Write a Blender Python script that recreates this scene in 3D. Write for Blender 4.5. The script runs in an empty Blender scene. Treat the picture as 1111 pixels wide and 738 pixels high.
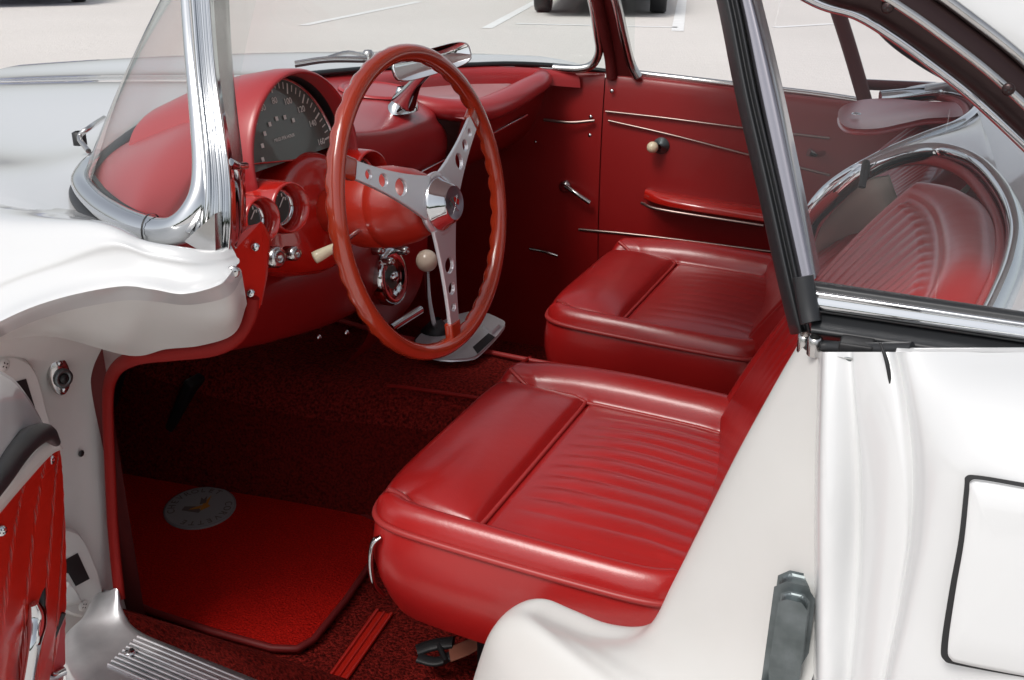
import bpy, bmesh, math, random
import numpy as np
from mathutils import Vector, Matrix
random.seed(7)
rad = math.radians
S = bpy.context.scene
COL = S.collection

# ---------------------------------------------------------------- camera
FPX, PITCH, YAW, CAMP = 1130.0, rad(22), rad(23.5), np.array((0, 1.5, 1.18))
cd = bpy.data.cameras.new('camera'); cam = bpy.data.objects.new('camera', cd); COL.objects.link(cam)
cd.sensor_width = 36; cd.lens = FPX / 1111 * 36; cd.clip_end = 3000; cd.clip_start = .05
cam.location = CAMP
cam.rotation_euler = (rad(90) - PITCH, 0, rad(180) + YAW)
S.camera = cam
# ---------------------------------------------------------------- world, sun, exposure
SUN_EL, SUN_AZ = rad(55), rad(73)      # azimuth measured from +X (car's nose) towards +Y (driver's side)
w = bpy.data.worlds.new('World'); S.world = w; w.use_nodes = True
nt = w.node_tree; nt.nodes.clear()
sky = nt.nodes.new('ShaderNodeTexSky'); sky.sky_type = 'NISHITA'; sky.sun_disc = False
sky.sun_elevation = SUN_EL; sky.sun_rotation = rad(90) - SUN_AZ
sky.air_density = 1.0; sky.dust_density = 3.0; sky.ozone_density = 1.0
hs = nt.nodes.new('ShaderNodeHueSaturation'); hs.inputs['Saturation'].default_value = .32
bg = nt.nodes.new('ShaderNodeBackground'); bg.inputs['Strength'].default_value = .15
ow = nt.nodes.new('ShaderNodeOutputWorld')
nt.links.new(sky.outputs[0], hs.inputs['Color']); nt.links.new(hs.outputs[0], bg.inputs['Color']); nt.links.new(bg.outputs[0], ow.inputs['Surface'])
sd = bpy.data.lights.new('sun', 'SUN'); sd.energy = 1.6; sd.angle = rad(22); sd.color = (1, .965, .92)
so = bpy.data.objects.new('sun', sd); COL.objects.link(so)
sdir = Vector((math.cos(SUN_EL) * math.cos(SUN_AZ), math.cos(SUN_EL) * math.sin(SUN_AZ), math.sin(SUN_EL)))
so.rotation_euler = sdir.to_track_quat('Z', 'Y').to_euler(); so.location = (0, 0, 10)
S.view_settings.view_transform = 'Standard'; S.view_settings.look = 'None'
S.view_settings.gamma = 1; S.view_settings.exposure = 0.05

# ---------------------------------------------------------------- helpers
_F = np.array([math.cos(PITCH) * math.sin(YAW), -math.cos(PITCH) * math.cos(YAW), -math.sin(PITCH)])
_R = np.array([-math.cos(YAW), -math.sin(YAW), 0.0]); _U = np.cross(_R, _F)
def W(px, py, x=None, y=None, z=None):
    """point of the car on the vertical plane x=, y= or on the level z= that the survey point (px, py) measures"""
    d = _F + _R * (px - 555.5) / FPX + _U * (369 - py) / FPX
    k, v = (0, x) if x is not None else ((1, y) if y is not None else (2, z))
    return CAMP + d * ((v - CAMP[k]) / d[k])
def WY(*pts): return [W(a, b, y=c) for a, b, c in pts]

def mat(name, col, rough=.5, metal=0, coat=0, spec=.5, bump=None, var=None, coatr=.05, sheen=0):
    m = bpy.data.materials.new(name); m.use_nodes = True; n = m.node_tree; b = n.nodes['Principled BSDF']
    b.inputs['Base Color'].default_value = (*col, 1); b.inputs['Roughness'].default_value = rough
    b.inputs['Metallic'].default_value = metal; b.inputs['Coat Weight'].default_value = coat
    b.inputs['Coat Roughness'].default_value = coatr; b.inputs['Specular IOR Level'].default_value = spec
    if sheen: b.inputs['Sheen Weight'].default_value = sheen
    tc = n.nodes.new('ShaderNodeTexCoord')
    if var:      # (scale, second colour, contrast)
        no = n.nodes.new('ShaderNodeTexNoise'); no.inputs['Scale'].default_value = var[0]; no.inputs['Detail'].default_value = 6
        r = n.nodes.new('ShaderNodeValToRGB'); r.color_ramp.elements[0].position = .5 - var[2]; r.color_ramp.elements[1].position = .5 + var[2]
        r.color_ramp.elements[0].color = (*col, 1); r.color_ramp.elements[1].color = (*var[1], 1)
        n.links.new(tc.outputs['Object'], no.inputs['Vector']); n.links.new(no.outputs['Fac'], r.inputs[0]); n.links.new(r.outputs[0], b.inputs['Base Color'])
    if bump:     # list of (kind, scale, strength, distance)
        last = None
        for kind, sc, st, di in bump:
            if kind == 'voronoi':
                t = n.nodes.new('ShaderNodeTexVoronoi'); t.inputs['Scale'].default_value = sc; o = t.outputs['Distance']
            else:
                t = n.nodes.new('ShaderNodeTexNoise'); t.inputs['Scale'].default_value = sc; t.inputs['Detail'].default_value = 5; o = t.outputs['Fac']
            n.links.new(tc.outputs['Object'], t.inputs['Vector'])
            bp = n.nodes.new('ShaderNodeBump'); bp.inputs['Strength'].default_value = st; bp.inputs['Distance'].default_value = di
            n.links.new(o, bp.inputs['Height'])
            if last: n.links.new(last.outputs[0], bp.inputs['Normal'])
            last = bp
        n.links.new(last.outputs[0], b.inputs['Normal'])
    return m

def glassmat(name, tint, haze, scratch=False):
    m = bpy.data.materials.new(name); m.use_nodes = True; n = m.node_tree; n.nodes.clear()
    o = n.nodes.new('ShaderNodeOutputMaterial'); tr = n.nodes.new('ShaderNodeBsdfTransparent'); tr.inputs[0].default_value = (*tint, 1)
    gl = n.nodes.new('ShaderNodeBsdfGlossy'); gl.inputs['Roughness'].default_value = .02
    ge = n.nodes.new('ShaderNodeNewGeometry'); dt = n.nodes.new('ShaderNodeVectorMath'); dt.operation = 'DOT_PRODUCT'
    n.links.new(ge.outputs['Normal'], dt.inputs[0]); n.links.new(ge.outputs['Incoming'], dt.inputs[1])
    def mth(op, a, b=None):
        q = n.nodes.new('ShaderNodeMath'); q.operation = op
        for i, v in enumerate((a, b)):
            if v is None: continue
            if isinstance(v, (int, float)): q.inputs[i].default_value = v
            else: n.links.new(v, q.inputs[i])
        return q.outputs[0]
    fo = mth('ADD', mth('MULTIPLY', mth('POWER', mth('SUBTRACT', 1.0, mth('ABSOLUTE', dt.outputs['Value'])), 5.0), .9), .028)
    mx = n.nodes.new('ShaderNodeMixShader'); n.links.new(fo, mx.inputs[0]); n.links.new(tr.outputs[0], mx.inputs[1]); n.links.new(gl.outputs[0], mx.inputs[2])
    df = n.nodes.new('ShaderNodeBsdfDiffuse'); df.inputs[0].default_value = (.8, .8, .8, 1)
    m2 = n.nodes.new('ShaderNodeMixShader'); m2.inputs[0].default_value = haze
    n.links.new(mx.outputs[0], m2.inputs[1]); n.links.new(df.outputs[0], m2.inputs[2])
    if scratch:
        tc = n.nodes.new('ShaderNodeTexCoord'); last = None
        for rx, sc in ((.5, 9), (1.1, 7), (-.3, 8)):
            mp = n.nodes.new('ShaderNodeMapping'); mp.inputs['Rotation'].default_value = (0, rx, 0); mp.inputs['Scale'].default_value = (170 * sc / 8, 1, 3)
            v = n.nodes.new('ShaderNodeTexNoise'); v.inputs['Scale'].default_value = 1.5; v.inputs['Detail'].default_value = 2
            n.links.new(tc.outputs['Object'], mp.inputs[0]); n.links.new(mp.outputs[0], v.inputs['Vector'])
            gt = n.nodes.new('ShaderNodeMath'); gt.operation = 'GREATER_THAN'; gt.inputs[1].default_value = .735
            n.links.new(v.outputs['Fac'], gt.inputs[0])
            if last:
                ad = n.nodes.new('ShaderNodeMath'); ad.operation = 'MAXIMUM'; n.links.new(last.outputs[0], ad.inputs[0]); n.links.new(gt.outputs[0], ad.inputs[1]); last = ad
            else: last = gt
        ml = n.nodes.new('ShaderNodeMath'); ml.operation = 'MULTIPLY_ADD'; ml.inputs[1].default_value = .16; ml.inputs[2].default_value = haze
        n.links.new(last.outputs[0], ml.inputs[0]); n.links.new(ml.outputs[0], m2.inputs[0])
    n.links.new(m2.outputs[0], o.inputs['Surface'])
    return m

def cr(P, n, closed=False):
    """Catmull-Rom through the control points"""
    P = [np.array(p, float) for p in P]; m = len(P); out = []
    segs = m if closed else m - 1
    for i in range(segs):
        p1, p2 = P[i], P[(i + 1) % m]
        p0 = P[(i - 1) % m] if (closed or i > 0) else 2 * p1 - p2
        p3 = P[(i + 2) % m] if (closed or i < m - 2) else 2 * p2 - p1
        for k in range(n):
            t = k / n
            out.append(.5 * (2 * p1 + (p2 - p0) * t + (2 * p0 - 5 * p1 + 4 * p2 - p3) * t * t + (3 * p1 - p0 - 3 * p2 + p3) * t ** 3))
    if not closed: out.append(P[-1])
    return out
def lin(P, n):
    P = [np.array(p, float) for p in P]; out = []
    for a, b in zip(P, P[1:]):
        for k in range(n): out.append(a + (b - a) * k / n)
    return out + [P[-1]]

class MB:
    def __init__(s): s.v = []; s.f = []; s.m = []; s.s = []; s.mats = []
    def mi(s, m):
        if m not in s.mats: s.mats.append(m)
        return s.mats.index(m)
    def add(s, vs, fs, m, smooth=True):
        o = len(s.v); s.v += [tuple(map(float, p)) for p in vs]; k = s.mi(m)
        for f in fs: s.f.append(tuple(i + o for i in f)); s.m.append(k); s.s.append(smooth)
        return s
    def grid(s, G, m, cu=False, cv=False, smooth=True):
        r, c = len(G), len(G[0]); vs = [p for row in G for p in row]; fs = []
        for i in range(r if cv else r - 1):
            for j in range(c if cu else c - 1):
                a, b = i * c + j, i * c + (j + 1) % c; d, e = ((i + 1) % r) * c + (j + 1) % c, ((i + 1) % r) * c + j
                fs.append((a, b, d, e))
        return s.add(vs, fs, m, smooth)
    def patch(s, rows, m, nu=6, nv=6, smoothv=True):
        R = [cr(r, nu) for r in rows]
        cols = [(cr if smoothv else lin)([R[i][j] for i in range(len(R))], nv) for j in range(len(R[0]))]
        return s.grid([[cols[j][i] for j in range(len(cols))] for i in range(len(cols[0]))], m)
    def tube(s, P, r, m, seg=12, n=6, closed=False, flat=None, up=None, caps=True, straight=False):
        """round or flattened bar along a smooth path; r may be a list; flat=(a,b) scales the section"""
        Q = (lin(P, n) if straight else cr(P, n, closed)); N = len(Q)
        rr = r if isinstance(r, (list, tuple)) else [r] * len(P)
        if isinstance(r, (list, tuple)):
            q = cr([np.array([a]) for a in rr], n, closed); rr = [float(a[0]) for a in q]
        else: rr = [r] * N
        fa, fb = flat or (1, 1); G = []; prev = None
        for i, p in enumerate(Q):
            if closed: t = Q[(i + 1) % N] - Q[i - 1]
            else: t = Q[min(i + 1, N - 1)] - Q[max(i - 1, 0)]
            t = t / (np.linalg.norm(t) + 1e-12)
            if up is not None: a = np.cross(np.array(up, float), t)
            elif prev is None: a = np.cross(np.array([0, 0, 1.]) if abs(t[2]) < .9 else np.array([1., 0, 0]), t)
            else: a = prev - t * (prev @ t)
            a = a / (np.linalg.norm(a) + 1e-12); prev = a; b = np.cross(t, a)
            G.append([p + rr[i] * (fa * math.cos(u) * a + fb * math.sin(u) * b) for u in [2 * math.pi * k / seg for k in range(seg)]])
        s.grid(G, m, cu=True, cv=closed)
        if caps and not closed:
            s.add(G[0], [tuple(range(seg))[::-1]], m, False); s.add(G[-1], [tuple(range(seg))], m, False)
        return s
    def lathe(s, prof, o, ax, m, seg=32, scale=(1, 1), up=(0, 0, 1), smooth=True):
        ax = np.array(ax, float); ax /= np.linalg.norm(ax); a = np.cross(np.array(up, float), ax); a /= np.linalg.norm(a); b = np.cross(ax, a); o = np.array(o, float)
        G = [[o + ax * d + r * (scale[0] * math.cos(u) * a + scale[1] * math.sin(u) * b) for u in [2 * math.pi * k / seg for k in range(seg)]] for d, r in prof]
        return s.grid(G, m, cu=True, smooth=smooth)
    def box(s, c, size, m, rot=None, bev=.0):
        bm = bmesh.new(); bmesh.ops.create_cube(bm, size=1)
        for v in bm.verts: v.co = Vector((v.co.x * size[0], v.co.y * size[1], v.co.z * size[2]))
        if bev: bmesh.ops.bevel(bm, geom=bm.edges[:], offset=bev, segments=3, affect='EDGES', profile=.6)
        R = rot or Matrix.Identity(3)
        s.add([R @ v.co + Vector(c) for v in bm.verts], [[v.index for v in f.verts] for f in bm.faces], m, bool(bev)); bm.free(); return s
    def slab(s, P, off, m, smooth=False):
        """flat outline P given thickness by the vector off"""
        P = [np.array(p, float) for p in P]; n = len(P); off = np.array(off, float)
        s.add(P + [p + off for p in P], [tuple(range(n))] + [tuple(range(n, 2 * n))[::-1]] + [(i, (i + 1) % n, (i + 1) % n + n, i + n) for i in range(n)], m, smooth)
        return s
    def text(s, txt, o, ex, ey, size, m, depth=.0004, align='CENTER'):
        c = bpy.data.curves.new('t', 'FONT'); c.body = txt; c.size = size; c.align_x = align; c.align_y = 'CENTER'; c.extrude = depth
        ob = bpy.data.objects.new('t', c); COL.objects.link(ob); bpy.context.view_layer.update()
        me = ob.to_mesh(); o, ex, ey = Vector(o), Vector(ex).normalized(), Vector(ey).normalized(); ez = ex.cross(ey)
        s.add([o + ex * v.co.x + ey * v.co.y + ez * v.co.z for v in me.vertices], [tuple(p.vertices) for p in me.polygons], m, False)
        ob.to_mesh_clear(); bpy.data.objects.remove(ob); bpy.data.curves.remove(c); return s
    def build(s, name, parent=None, solid=None, bevel=None, sub=None, off=-1):
        me = bpy.data.meshes.new(name); me.from_pydata(s.v, [], s.f)
        for m in s.mats: me.materials.append(m)
        me.polygons.foreach_set('material_index', s.m); me.polygons.foreach_set('use_smooth', s.s); me.update()
        o = bpy.data.objects.new(name, me); COL.objects.link(o); o.parent = parent
        if solid:
            k = o.modifiers.new('s', 'SOLIDIFY'); k.thickness = solid; k.offset = off
        if bevel:
            k = o.modifiers.new('b', 'BEVEL'); k.width = bevel; k.segments = 3; k.limit_method = 'ANGLE'
        if sub:
            k = o.modifiers.new('u', 'SUBSURF'); k.levels = k.render_levels = sub
        return o
def flat_shape(mb, outlines, o, ex, ey, thick, m):
    """2D outline with holes, given a thickness"""
    c = bpy.data.curves.new('c', 'CURVE'); c.dimensions = '2D'; c.fill_mode = 'BOTH'; c.extrude = thick / 2; c.bevel_depth = thick * .3; c.bevel_resolution = 1
    for L in outlines:
        sp = c.splines.new('POLY'); sp.points.add(len(L) - 1); sp.use_cyclic_u = True
        for i, q in enumerate(L): sp.points[i].co = (q[0], q[1], 0, 1)
    ob = bpy.data.objects.new('c', c); COL.objects.link(ob); bpy.context.view_layer.update(); me = ob.to_mesh()
    o, ex, ey = Vector(o), Vector(ex).normalized(), Vector(ey).normalized(); ez = ex.cross(ey)
    mb.add([o + ex * v.co.x + ey * v.co.y + ez * v.co.z for v in me.vertices], [tuple(p.vertices) for p in me.polygons], m, False)
    ob.to_mesh_clear(); bpy.data.objects.remove(ob); bpy.data.curves.remove(c)
def tag(o, label=None, cat=None, group=None, kind=None):
    if label: o['label'] = label
    if cat: o['category'] = cat
    if group: o['group'] = group
    if kind: o['kind'] = kind
    return o
def empty(name, loc=(0, 0, 0)):
    o = bpy.data.objects.new(name, None); COL.objects.link(o); o.location = loc; o.empty_display_size = .1; return o
def screw(parent, p, n, r=.005, m=None, name='screw'):
    mb = MB(); n = np.array(n, float); n /= np.linalg.norm(n)
    mb.lathe([(0, r), (.0012, r), (.0024, r * .75), (.003, .0001)], p, n, m or CHROME, seg=14, up=(.3, .2, 1))
    up = np.cross(n, [.3, .2, 1]); up /= np.linalg.norm(up); sd_ = np.cross(n, up)
    for a, b in ((up, sd_), (sd_, up)):
        c = np.array(p) + n * .0028
        mb.add([c + a * r * .55 + b * r * .1, c + a * r * .55 - b * r * .1, c - a * r * .55 - b * r * .1, c - a * r * .55 + b * r * .1], [(0, 1, 2, 3)], BLACK, False)
    return mb.build(name, parent)

# ---------------------------------------------------------------- materials
WHITE = mat('white_paint', (.67, .675, .675), .35, coat=1, bump=[('noise', 3, .02, .02)])
WJAMB = mat('jamb_paint', (.68, .675, .655), .42, coat=.35, coatr=.15, var=(9, (.62, .615, .59), .3), bump=[('noise', 160, .06, .001)])
VINYL = mat('red_vinyl', (.40, .012, .011), .30, coat=.45, coatr=.22, var=(7, (.33, .01, .010), .25), bump=[('voronoi', 520, .10, .0006), ('noise', 26, .2, .004), ('noise', 9, .15, .01)])
VINYLP = mat('red_pad_vinyl', (.42, .024, .028), .36, coat=.6, coatr=.26, bump=[('voronoi', 700, .10, .0005)])  # base colour lifted towards pink to carry the sky's reflection
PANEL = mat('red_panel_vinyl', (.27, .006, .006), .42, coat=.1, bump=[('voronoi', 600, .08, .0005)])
PIPE = mat('red_piping', (.38, .03, .028), .4)
REDP = mat('red_paint', (.46, .012, .007), .22, coat=1, coatr=.03)
REDT = mat('red_trim', (.52, .016, .008), .3, coat=.4, coatr=.1, bump=[('noise', 90, .1, .001)])
WHEELR = mat('wheel_rim_plastic', (.44, .042, .012), .2, coat=1, var=(12, (.33, .026, .010), .3))
RUBR = mat('red_rubber', (.24, .008, .006), .6, spec=.2)
CARPET = mat('looped_carpet', (.33, .022, .016), .95, var=(230, (.08, .005, .004), .15), bump=[('noise', 230, 1, .012)], spec=.1)
MATC = mat('floor_mat_pile', (.66, .012, .006), .95, var=(330, (.34, .005, .003), .18), bump=[('noise', 300, 1, .006), ('noise', 14, .4, .02)], spec=.1)
SHADECARP = mat('shaded_carpet', (.19, .011, .008), .95, var=(230, (.06, .004, .003), .16), bump=[('noise', 320, .8, .004)], spec=.1)  # carpet with the footwell's shade put into its colour, for the tunnel sides
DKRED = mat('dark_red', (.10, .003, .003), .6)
BLACK = mat('black', (.012, .012, .013), .5)
RUBBER = mat('black_rubber', (.018, .019, .021), .42, bump=[('noise', 60, .08, .002)])
CHROME = mat('chrome', (.64, .655, .67), .06, metal=1, bump=[('noise', 7, .05, .01)])
CHROMED = mat('dull_chrome', (.62, .61, .60), .22, metal=1, var=(40, (.5, .49, .48), .3))
ALU = mat('brushed_aluminium', (.80, .80, .81), .33, metal=.85, bump=[('noise', 120, .12, .001)], var=(25, (.5, .51, .53), .3))
SPOKE = mat('spoke_steel', (.72, .71, .74), .3, metal=.6)
BRONZE = mat('dull_moulding', (.30, .22, .20), .3, metal=.9)
IVORY = mat('ivory_plastic', (.72, .62, .44), .35, coat=.4)
BEIGE = mat('beige_board', (.50, .44, .38), .7)
DIAL = mat('dial_face', (.06, .075, .068), .4)
INK = mat('dial_ink', (.8, .85, .8), .5)
LATCH = mat('worn_latch_steel', (.22, .25, .26), .42, metal=.8, var=(50, (.10, .12, .12), .3), bump=[('noise', 80, .2, .002)])
GLASS = glassmat('windshield_glass', (.93, .965, .955), .02)
PLEXI = glassmat('hardtop_glass', (.96, .955, .965), .006, True)
CLEAR = glassmat('lens', (.96, .96, .96), .0)
MIRROR = mat('mirror_silver', (.9, .9, .9), .02, metal=1)

# ================================================================ THE PLACE
LOTM = mat('lot_concrete', (.72, .68, .645), .85, var=(.35, (.64, .605, .57), .3), bump=[('noise', 60, .5, .02), ('noise', 9, .3, .03)])
_n = LOTM.node_tree
g = MB(); g.grid([[(x, y, 0) for x in np.linspace(-400, 400, 21)] for y in np.linspace(-400, 400, 21)], LOTM)
tag(g.build('ground'), kind='structure')
PAINTW = mat('lot_line_paint', (.88, .88, .87), .7, var=(6, (.76, .75, .74), .25))
def stripe(a, b, wd, name='parking_line'):
    a, b = np.array(a), np.array(b); d = (b - a) / np.linalg.norm(b - a); n = np.array([-d[1], d[0]]) * wd / 2
    P = [(*(a + n), .004), (*(b + n), .004), (*(b - n), .004), (*(a - n), .004)]
    tag(MB().add(P, [(0, 1, 2, 3)], PAINTW).build(name), kind='structure')
def g2(px, py): return W(px, py, z=0)[:2]
stripe(g2(528, 31), g2(600, -8), .13)
stripe(g2(735, 34), g2(742, -12), .14)
stripe(g2(328, 28), g2(455, 2), .13)
stripe(g2(560, 26), g2(735, 30), .10)
stripe(g2(840, 30), g2(905, 26), .13)
def road_car(name, loc, rz, paint, label, scale=1.0):
    root = empty(name, loc); root.rotation_euler.z = rz; root.scale = (scale,) * 3
    tag(root, label, 'car')
    # body: stations along the length (x forward), section half widths and heights
    st = [(-2.2, .45, .62, .30), (-2.1, .78, .80, .24), (-1.6, .86, .88, .2), (-.8, .88, .90, .19), (.4, .88, .92, .19), (1.2, .87, .90, .2), (1.8, .84, .84, .22), (2.1, .76, .70, .26), (2.2, .5, .58, .32)]
    G = []
    for x, hw, top, bot in st:
        sec = [(0, top + .03), (.55 * hw, top + .02), (.85 * hw, top - .03), (.97 * hw, top - .12), (hw, (top + bot) / 2), (.97 * hw, bot + .08), (.85 * hw, bot), (0, bot)]
        ring = [(x, y, z) for y, z in sec] + [(x, -y, z) for y, z in sec[-2:0:-1]]
        G.append(cr(ring, 3, closed=True))
    cols = [cr([r[j] for r in G], 5) for j in range(len(G[0]))]
    mb = MB(); mb.grid([[cols[j][i] for j in range(len(cols))] for i in range(len(cols[0]))], paint, cu=True); mb.build('body', root)
    st = [(-1.75, .60, .90, .70), (-1.1, .74, 1.34, .56), (-.3, .76, 1.42, .58), (.25, .75, 1.36, .56), (1.0, .70, .93, .66)]
    G = [[(x, -hb, .88), (x, -ht, z - .06), (x, -ht * .8, z), (x, 0, z + .02), (x, ht * .8, z), (x, ht, z - .06), (x, hb, .88)] for x, hb, z, ht in st]
    mb = MB(); mb.patch(G, BLACK, 4, 5); mb.build('cabin', root)
    for sx in (-1.35, 1.35):
        for sy in (-1, 1):
            wm = MB(); wm.lathe([(-.11, .2), (-.11, .3), (-.08, .32), (.08, .32), (.11, .3), (.11, .2), (.08, .19)], (sx, sy * .78, .32), (0, sy, 0), RUBBER, seg=28, up=(1, 0, 0)); tyre = wm.build('wheel', root)
            wr = MB(); wr.lathe([(.08, .2), (.05, .17), (.07, .05), (.09, .001)], (sx, sy * .78, .32), (0, sy, 0), CHROMED, seg=28, up=(1, 0, 0)); wr.build('rim', tyre)
    for sy in (-1, 1):
        h = MB(); h.lathe([(-.03, .11), (.01, .11), (.035, .08), (.045, .001)], (2.1, sy * .58, .60), (1, 0, 0), CHROMED, seg=20); h.build('headlight', root)
    b = MB(); b.box((2.2, 0, .40), (.12, 1.5, .12), CHROMED, bev=.03); b.build('bumper', root)
    b = MB(); b.box((2.19, 0, .55), (.04, .8, .10), BLACK, bev=.01); b.build('grille', root)
    return root
BLKP = mat('black_car_paint', (.012, .012, .014), .2, coat=1)
BLUP = mat('blue_car_paint', (.03, .06, .22), .25, coat=1)
fw, fe = W(600, 13, z=0), W(703, 14, z=0)
mid = (fw + fe) / 2; dv = fe - fw; ang = math.atan2(dv[1], dv[0])
fwd = np.array([math.cos(ang - math.pi / 2), math.sin(ang - math.pi / 2), 0])
if fwd @ (CAMP - mid) < 0: fwd = -fwd
ang = math.atan2(fwd[1], fwd[0])
road_car('parked_car', tuple(mid - fwd * 1.35), ang, BLKP, 'black parked car seen beyond the windshield, only its tyres and bumper in view')
p = W(20, 3, z=0)
road_car('parked_car', (p[0] + .8, p[1] - .9, 0), ang + .5, BLUP, 'blue car parked at the far left edge of the lot')

# unseen woodland added behind the camera, for darker reflections in the chrome
TREEM = mat('added_foliage', (.045, .07, .03), .9, var=(1.2, (.09, .12, .05), .3), bump=[('noise', 3, 1, .3)])
tm = MB(); rr = random.Random(3)
for k in range(80):
    a = math.pi * (.12 + .76 * k / 80) + rr.uniform(-.015, .015); R_ = 95 + rr.uniform(-8, 8); hh_ = rr.uniform(6, 12); rw = rr.uniform(3, 5)
    bmx = bmesh.new(); bmesh.ops.create_icosphere(bmx, subdivisions=3, radius=1)
    for v in bmx.verts: v.co *= 1 + rr.uniform(-.14, .14)
    tm.add([(R_ * math.cos(a) + v.co.x * rw, R_ * math.sin(a) + v.co.y * rw, hh_ * .5 + v.co.z * hh_ * .5) for v in bmx.verts], [[v.index for v in f_.verts] for f_ in bmx.faces], TREEM, False); bmx.free()
tag(tm.build('added_woodland'), kind='stuff')

# ================================================================ THE SPORTS CAR
car = empty('sports_car')
tag(car, 'white vintage sports car with open door, red vinyl interior and hardtop', 'car')

# ---- hood and front fenders ------------------------------------------------
def hoodz(x, y):
    a = abs(y)
    z = .877 + .022 * math.exp(-((a - .66) / .16) ** 2) * (1 if x > .9 else max(0, (x - .7) / .2) * 1) + .035 * math.exp(-(a / .28) ** 2)
    z -= .10 * max(0, (x - 1.0) / 1.5) ** 1.6
    if a > .74: z -= .9 * (a - .74) ** 1.55
    return z
BASE = [(.70, .715, .866), (.78, .705, .873), (.86, .675, .88), (.93, .62, .886), (.985, .54, .890), (1.04, .43, .897), (1.09, .30, .905), (1.135, .12, .912), (1.145, 0, .914)]
BASE = BASE + [(x, -y, z) for x, y, z in BASE[-2::-1]]
bc = cr(BASE, 8)
body = MB()
# sheet from windshield base outwards to the nose
G = []
for k in range(0, 26):
    t = k / 25; row = []
    for i, b_ in enumerate(bc):
        u = i / (len(bc) - 1); yy = .88 - 1.76 * u
        ex = np.array([2.45 - .12 * abs(yy) ** 3, yy * .98, 0]);
        sx = max(b_[0] + .0, .7) if True else 0
        # side ends fan outwards to fender edge
        start = np.array([b_[0], b_[1], 0]); s0 = start
        q = s0 + (ex - s0) * (t ** 1.15); z = hoodz(q[0], q[1])
        bl = min(1, t / .10); z = b_[2] * (1 - bl) + z * bl
        row.append((q[0], q[1], z))
    G.append(row)
body.grid(G, WHITE)
hood = body.build('hood', car)
seam = MB()
for sgn in (1,):
    P = [(1.25, .36 * sgn), (1.6, .40 * sgn), (2.1, .42 * sgn)]
    seam.tube([(x, y, hoodz(x, y) + .001) for x, y in P], .0018, BLACK, seg=6, n=8)
P = [(1.25, .36), (1.235, 0), (1.25, -.36)]
# driver's fender shoulder: from windshield foot to the side of the body
TOP = [W(262, 272, y=.70), W(240, 279, y=.725), W(205, 272, y=.74), W(165, 264, y=.75), W(110, 240, y=.745), W(72, 205, y=.72), W(40, 178, y=.69), W(-60, 168, y=.69)]
for i_, (xx, yy) in ((5, (.93, .735)), (6, (1.05, .71)), (7, (1.5, .70))): TOP[i_] = np.array((xx, yy, hoodz(xx, yy) + .004))
CRE = [W(257, 279, y=.735), W(241, 284, y=.755), W(205, 284, y=.78), W(165, 278, y=.79), W(120, 266, y=.80), W(60, 284, y=.81), W(0, 305, y=.82), W(-90, 345, y=.84)]
LIP = [W(254, 290, y=.75), W(240, 308, y=.785), W(200, 319, y=.80), W(165, 314, y=.81), W(128, 311, y=.815), W(60, 325, y=.835), W(0, 349, y=.85), W(-90, 400, y=.87)]
f = MB(); mid1 = [(a * .5 + b * .5) + np.array([0, .01, .012]) for a, b in zip(TOP, CRE)]
low = [b * .8 + c_ * .2 + np.array([0, -.004, -.001]) for b, c_ in zip(CRE, LIP)]
low2 = [b * .35 + c_ * .65 + np.array([0, -.006, -.001]) for b, c_ in zip(CRE, LIP)]; low3 = [b * .06 + c_ * .94 + np.array([0, -.002, .001]) for b, c_ in zip(CRE, LIP)]
f.patch([TOP, mid1, [a * .12 + b * .88 + np.array([0, .003, .004]) for a, b in zip(TOP, CRE)], CRE, low, low2, low3, LIP], WHITE, 8, 5)
L2 = [W(261, 292, y=.742), W(243, 313, y=.775), W(202, 324, y=.79), W(165, 319, y=.80), W(128, 317, y=.805), W(60, 331, y=.825), W(0, 356, y=.84), W(-90, 410, y=.86)]
L3 = [W(263, 300, y=.73), W(247, 322, y=.76), W(204, 331, y=.775), W(165, 327, y=.785), W(128, 327, y=.79), W(60, 341, y=.80), W(0, 366, y=.815), W(-90, 420, y=.84)]
f.patch([LIP, L2, L3], WHITE, 8, 4)
# cowl filler tucked under the chrome surround and the glass
f.patch([TOP[1:], [np.array(p_) for p_ in ((.66, .69, .85), (.70, .69, .856), (.78, .68, .862), (.86, .65, .868), (.93, .59, .874), (1.0, .50, .88), (1.5, .42, hoodz(1.5, .42) - .01))]], WHITE, 8, 4)
# jamb below the lip
J1 = [W(265, 312, y=.715), W(252, 345, y=.74), W(212, 352, y=.745), W(168, 350, y=.745), W(128, 356, y=.74), W(60, 356, y=.765), W(0, 376, y=.78), W(-90, 430, y=.81)]
J2 = [W(268, 330, y=.69), W(254, 362, y=.70), W(218, 375, y=.695), W(180, 379, y=.685), W(140, 386, y=.667), W(60, 366, x=.935), W(0, 370, x=.937), W(-90, 386, x=.94)]
for k_ in (4, 5, 6, 7): J1[k_] = L3[k_] * .45 + J2[k_] * .55 + np.array((-.004, .008, 0))
f.patch([L3, J1, J2], WJAMB, 8, 6)
front = f.build('front_fender', car)
# hinge pillar: rear facing wall of the jamb down to the sill
def jx(py): return .985 - .02 * (py - 400) / 250
rows = []
for py in (364, 400, 430, 500, 580, 640, 720):
    xi = {364: 142, 400: 121, 430: 112, 500: 115, 580: 120, 640: 128, 720: 150}[py]
    xx = jx(py) - (.05 if py == 364 else .012 if py == 400 else 0)
    rows.append([W(-80, py + 8, x=xx + .01), W(-20, py + 4, x=xx + .005), W(50, py, x=xx), W((50 + xi) / 2, py, x=xx), W(xi, py, x=xx), W(xi + 3, py, x=xx + .03)])
hp = MB(); hp.patch(rows, WJAMB, 5, 5); hp.build('hinge_pillar', car)
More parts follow.
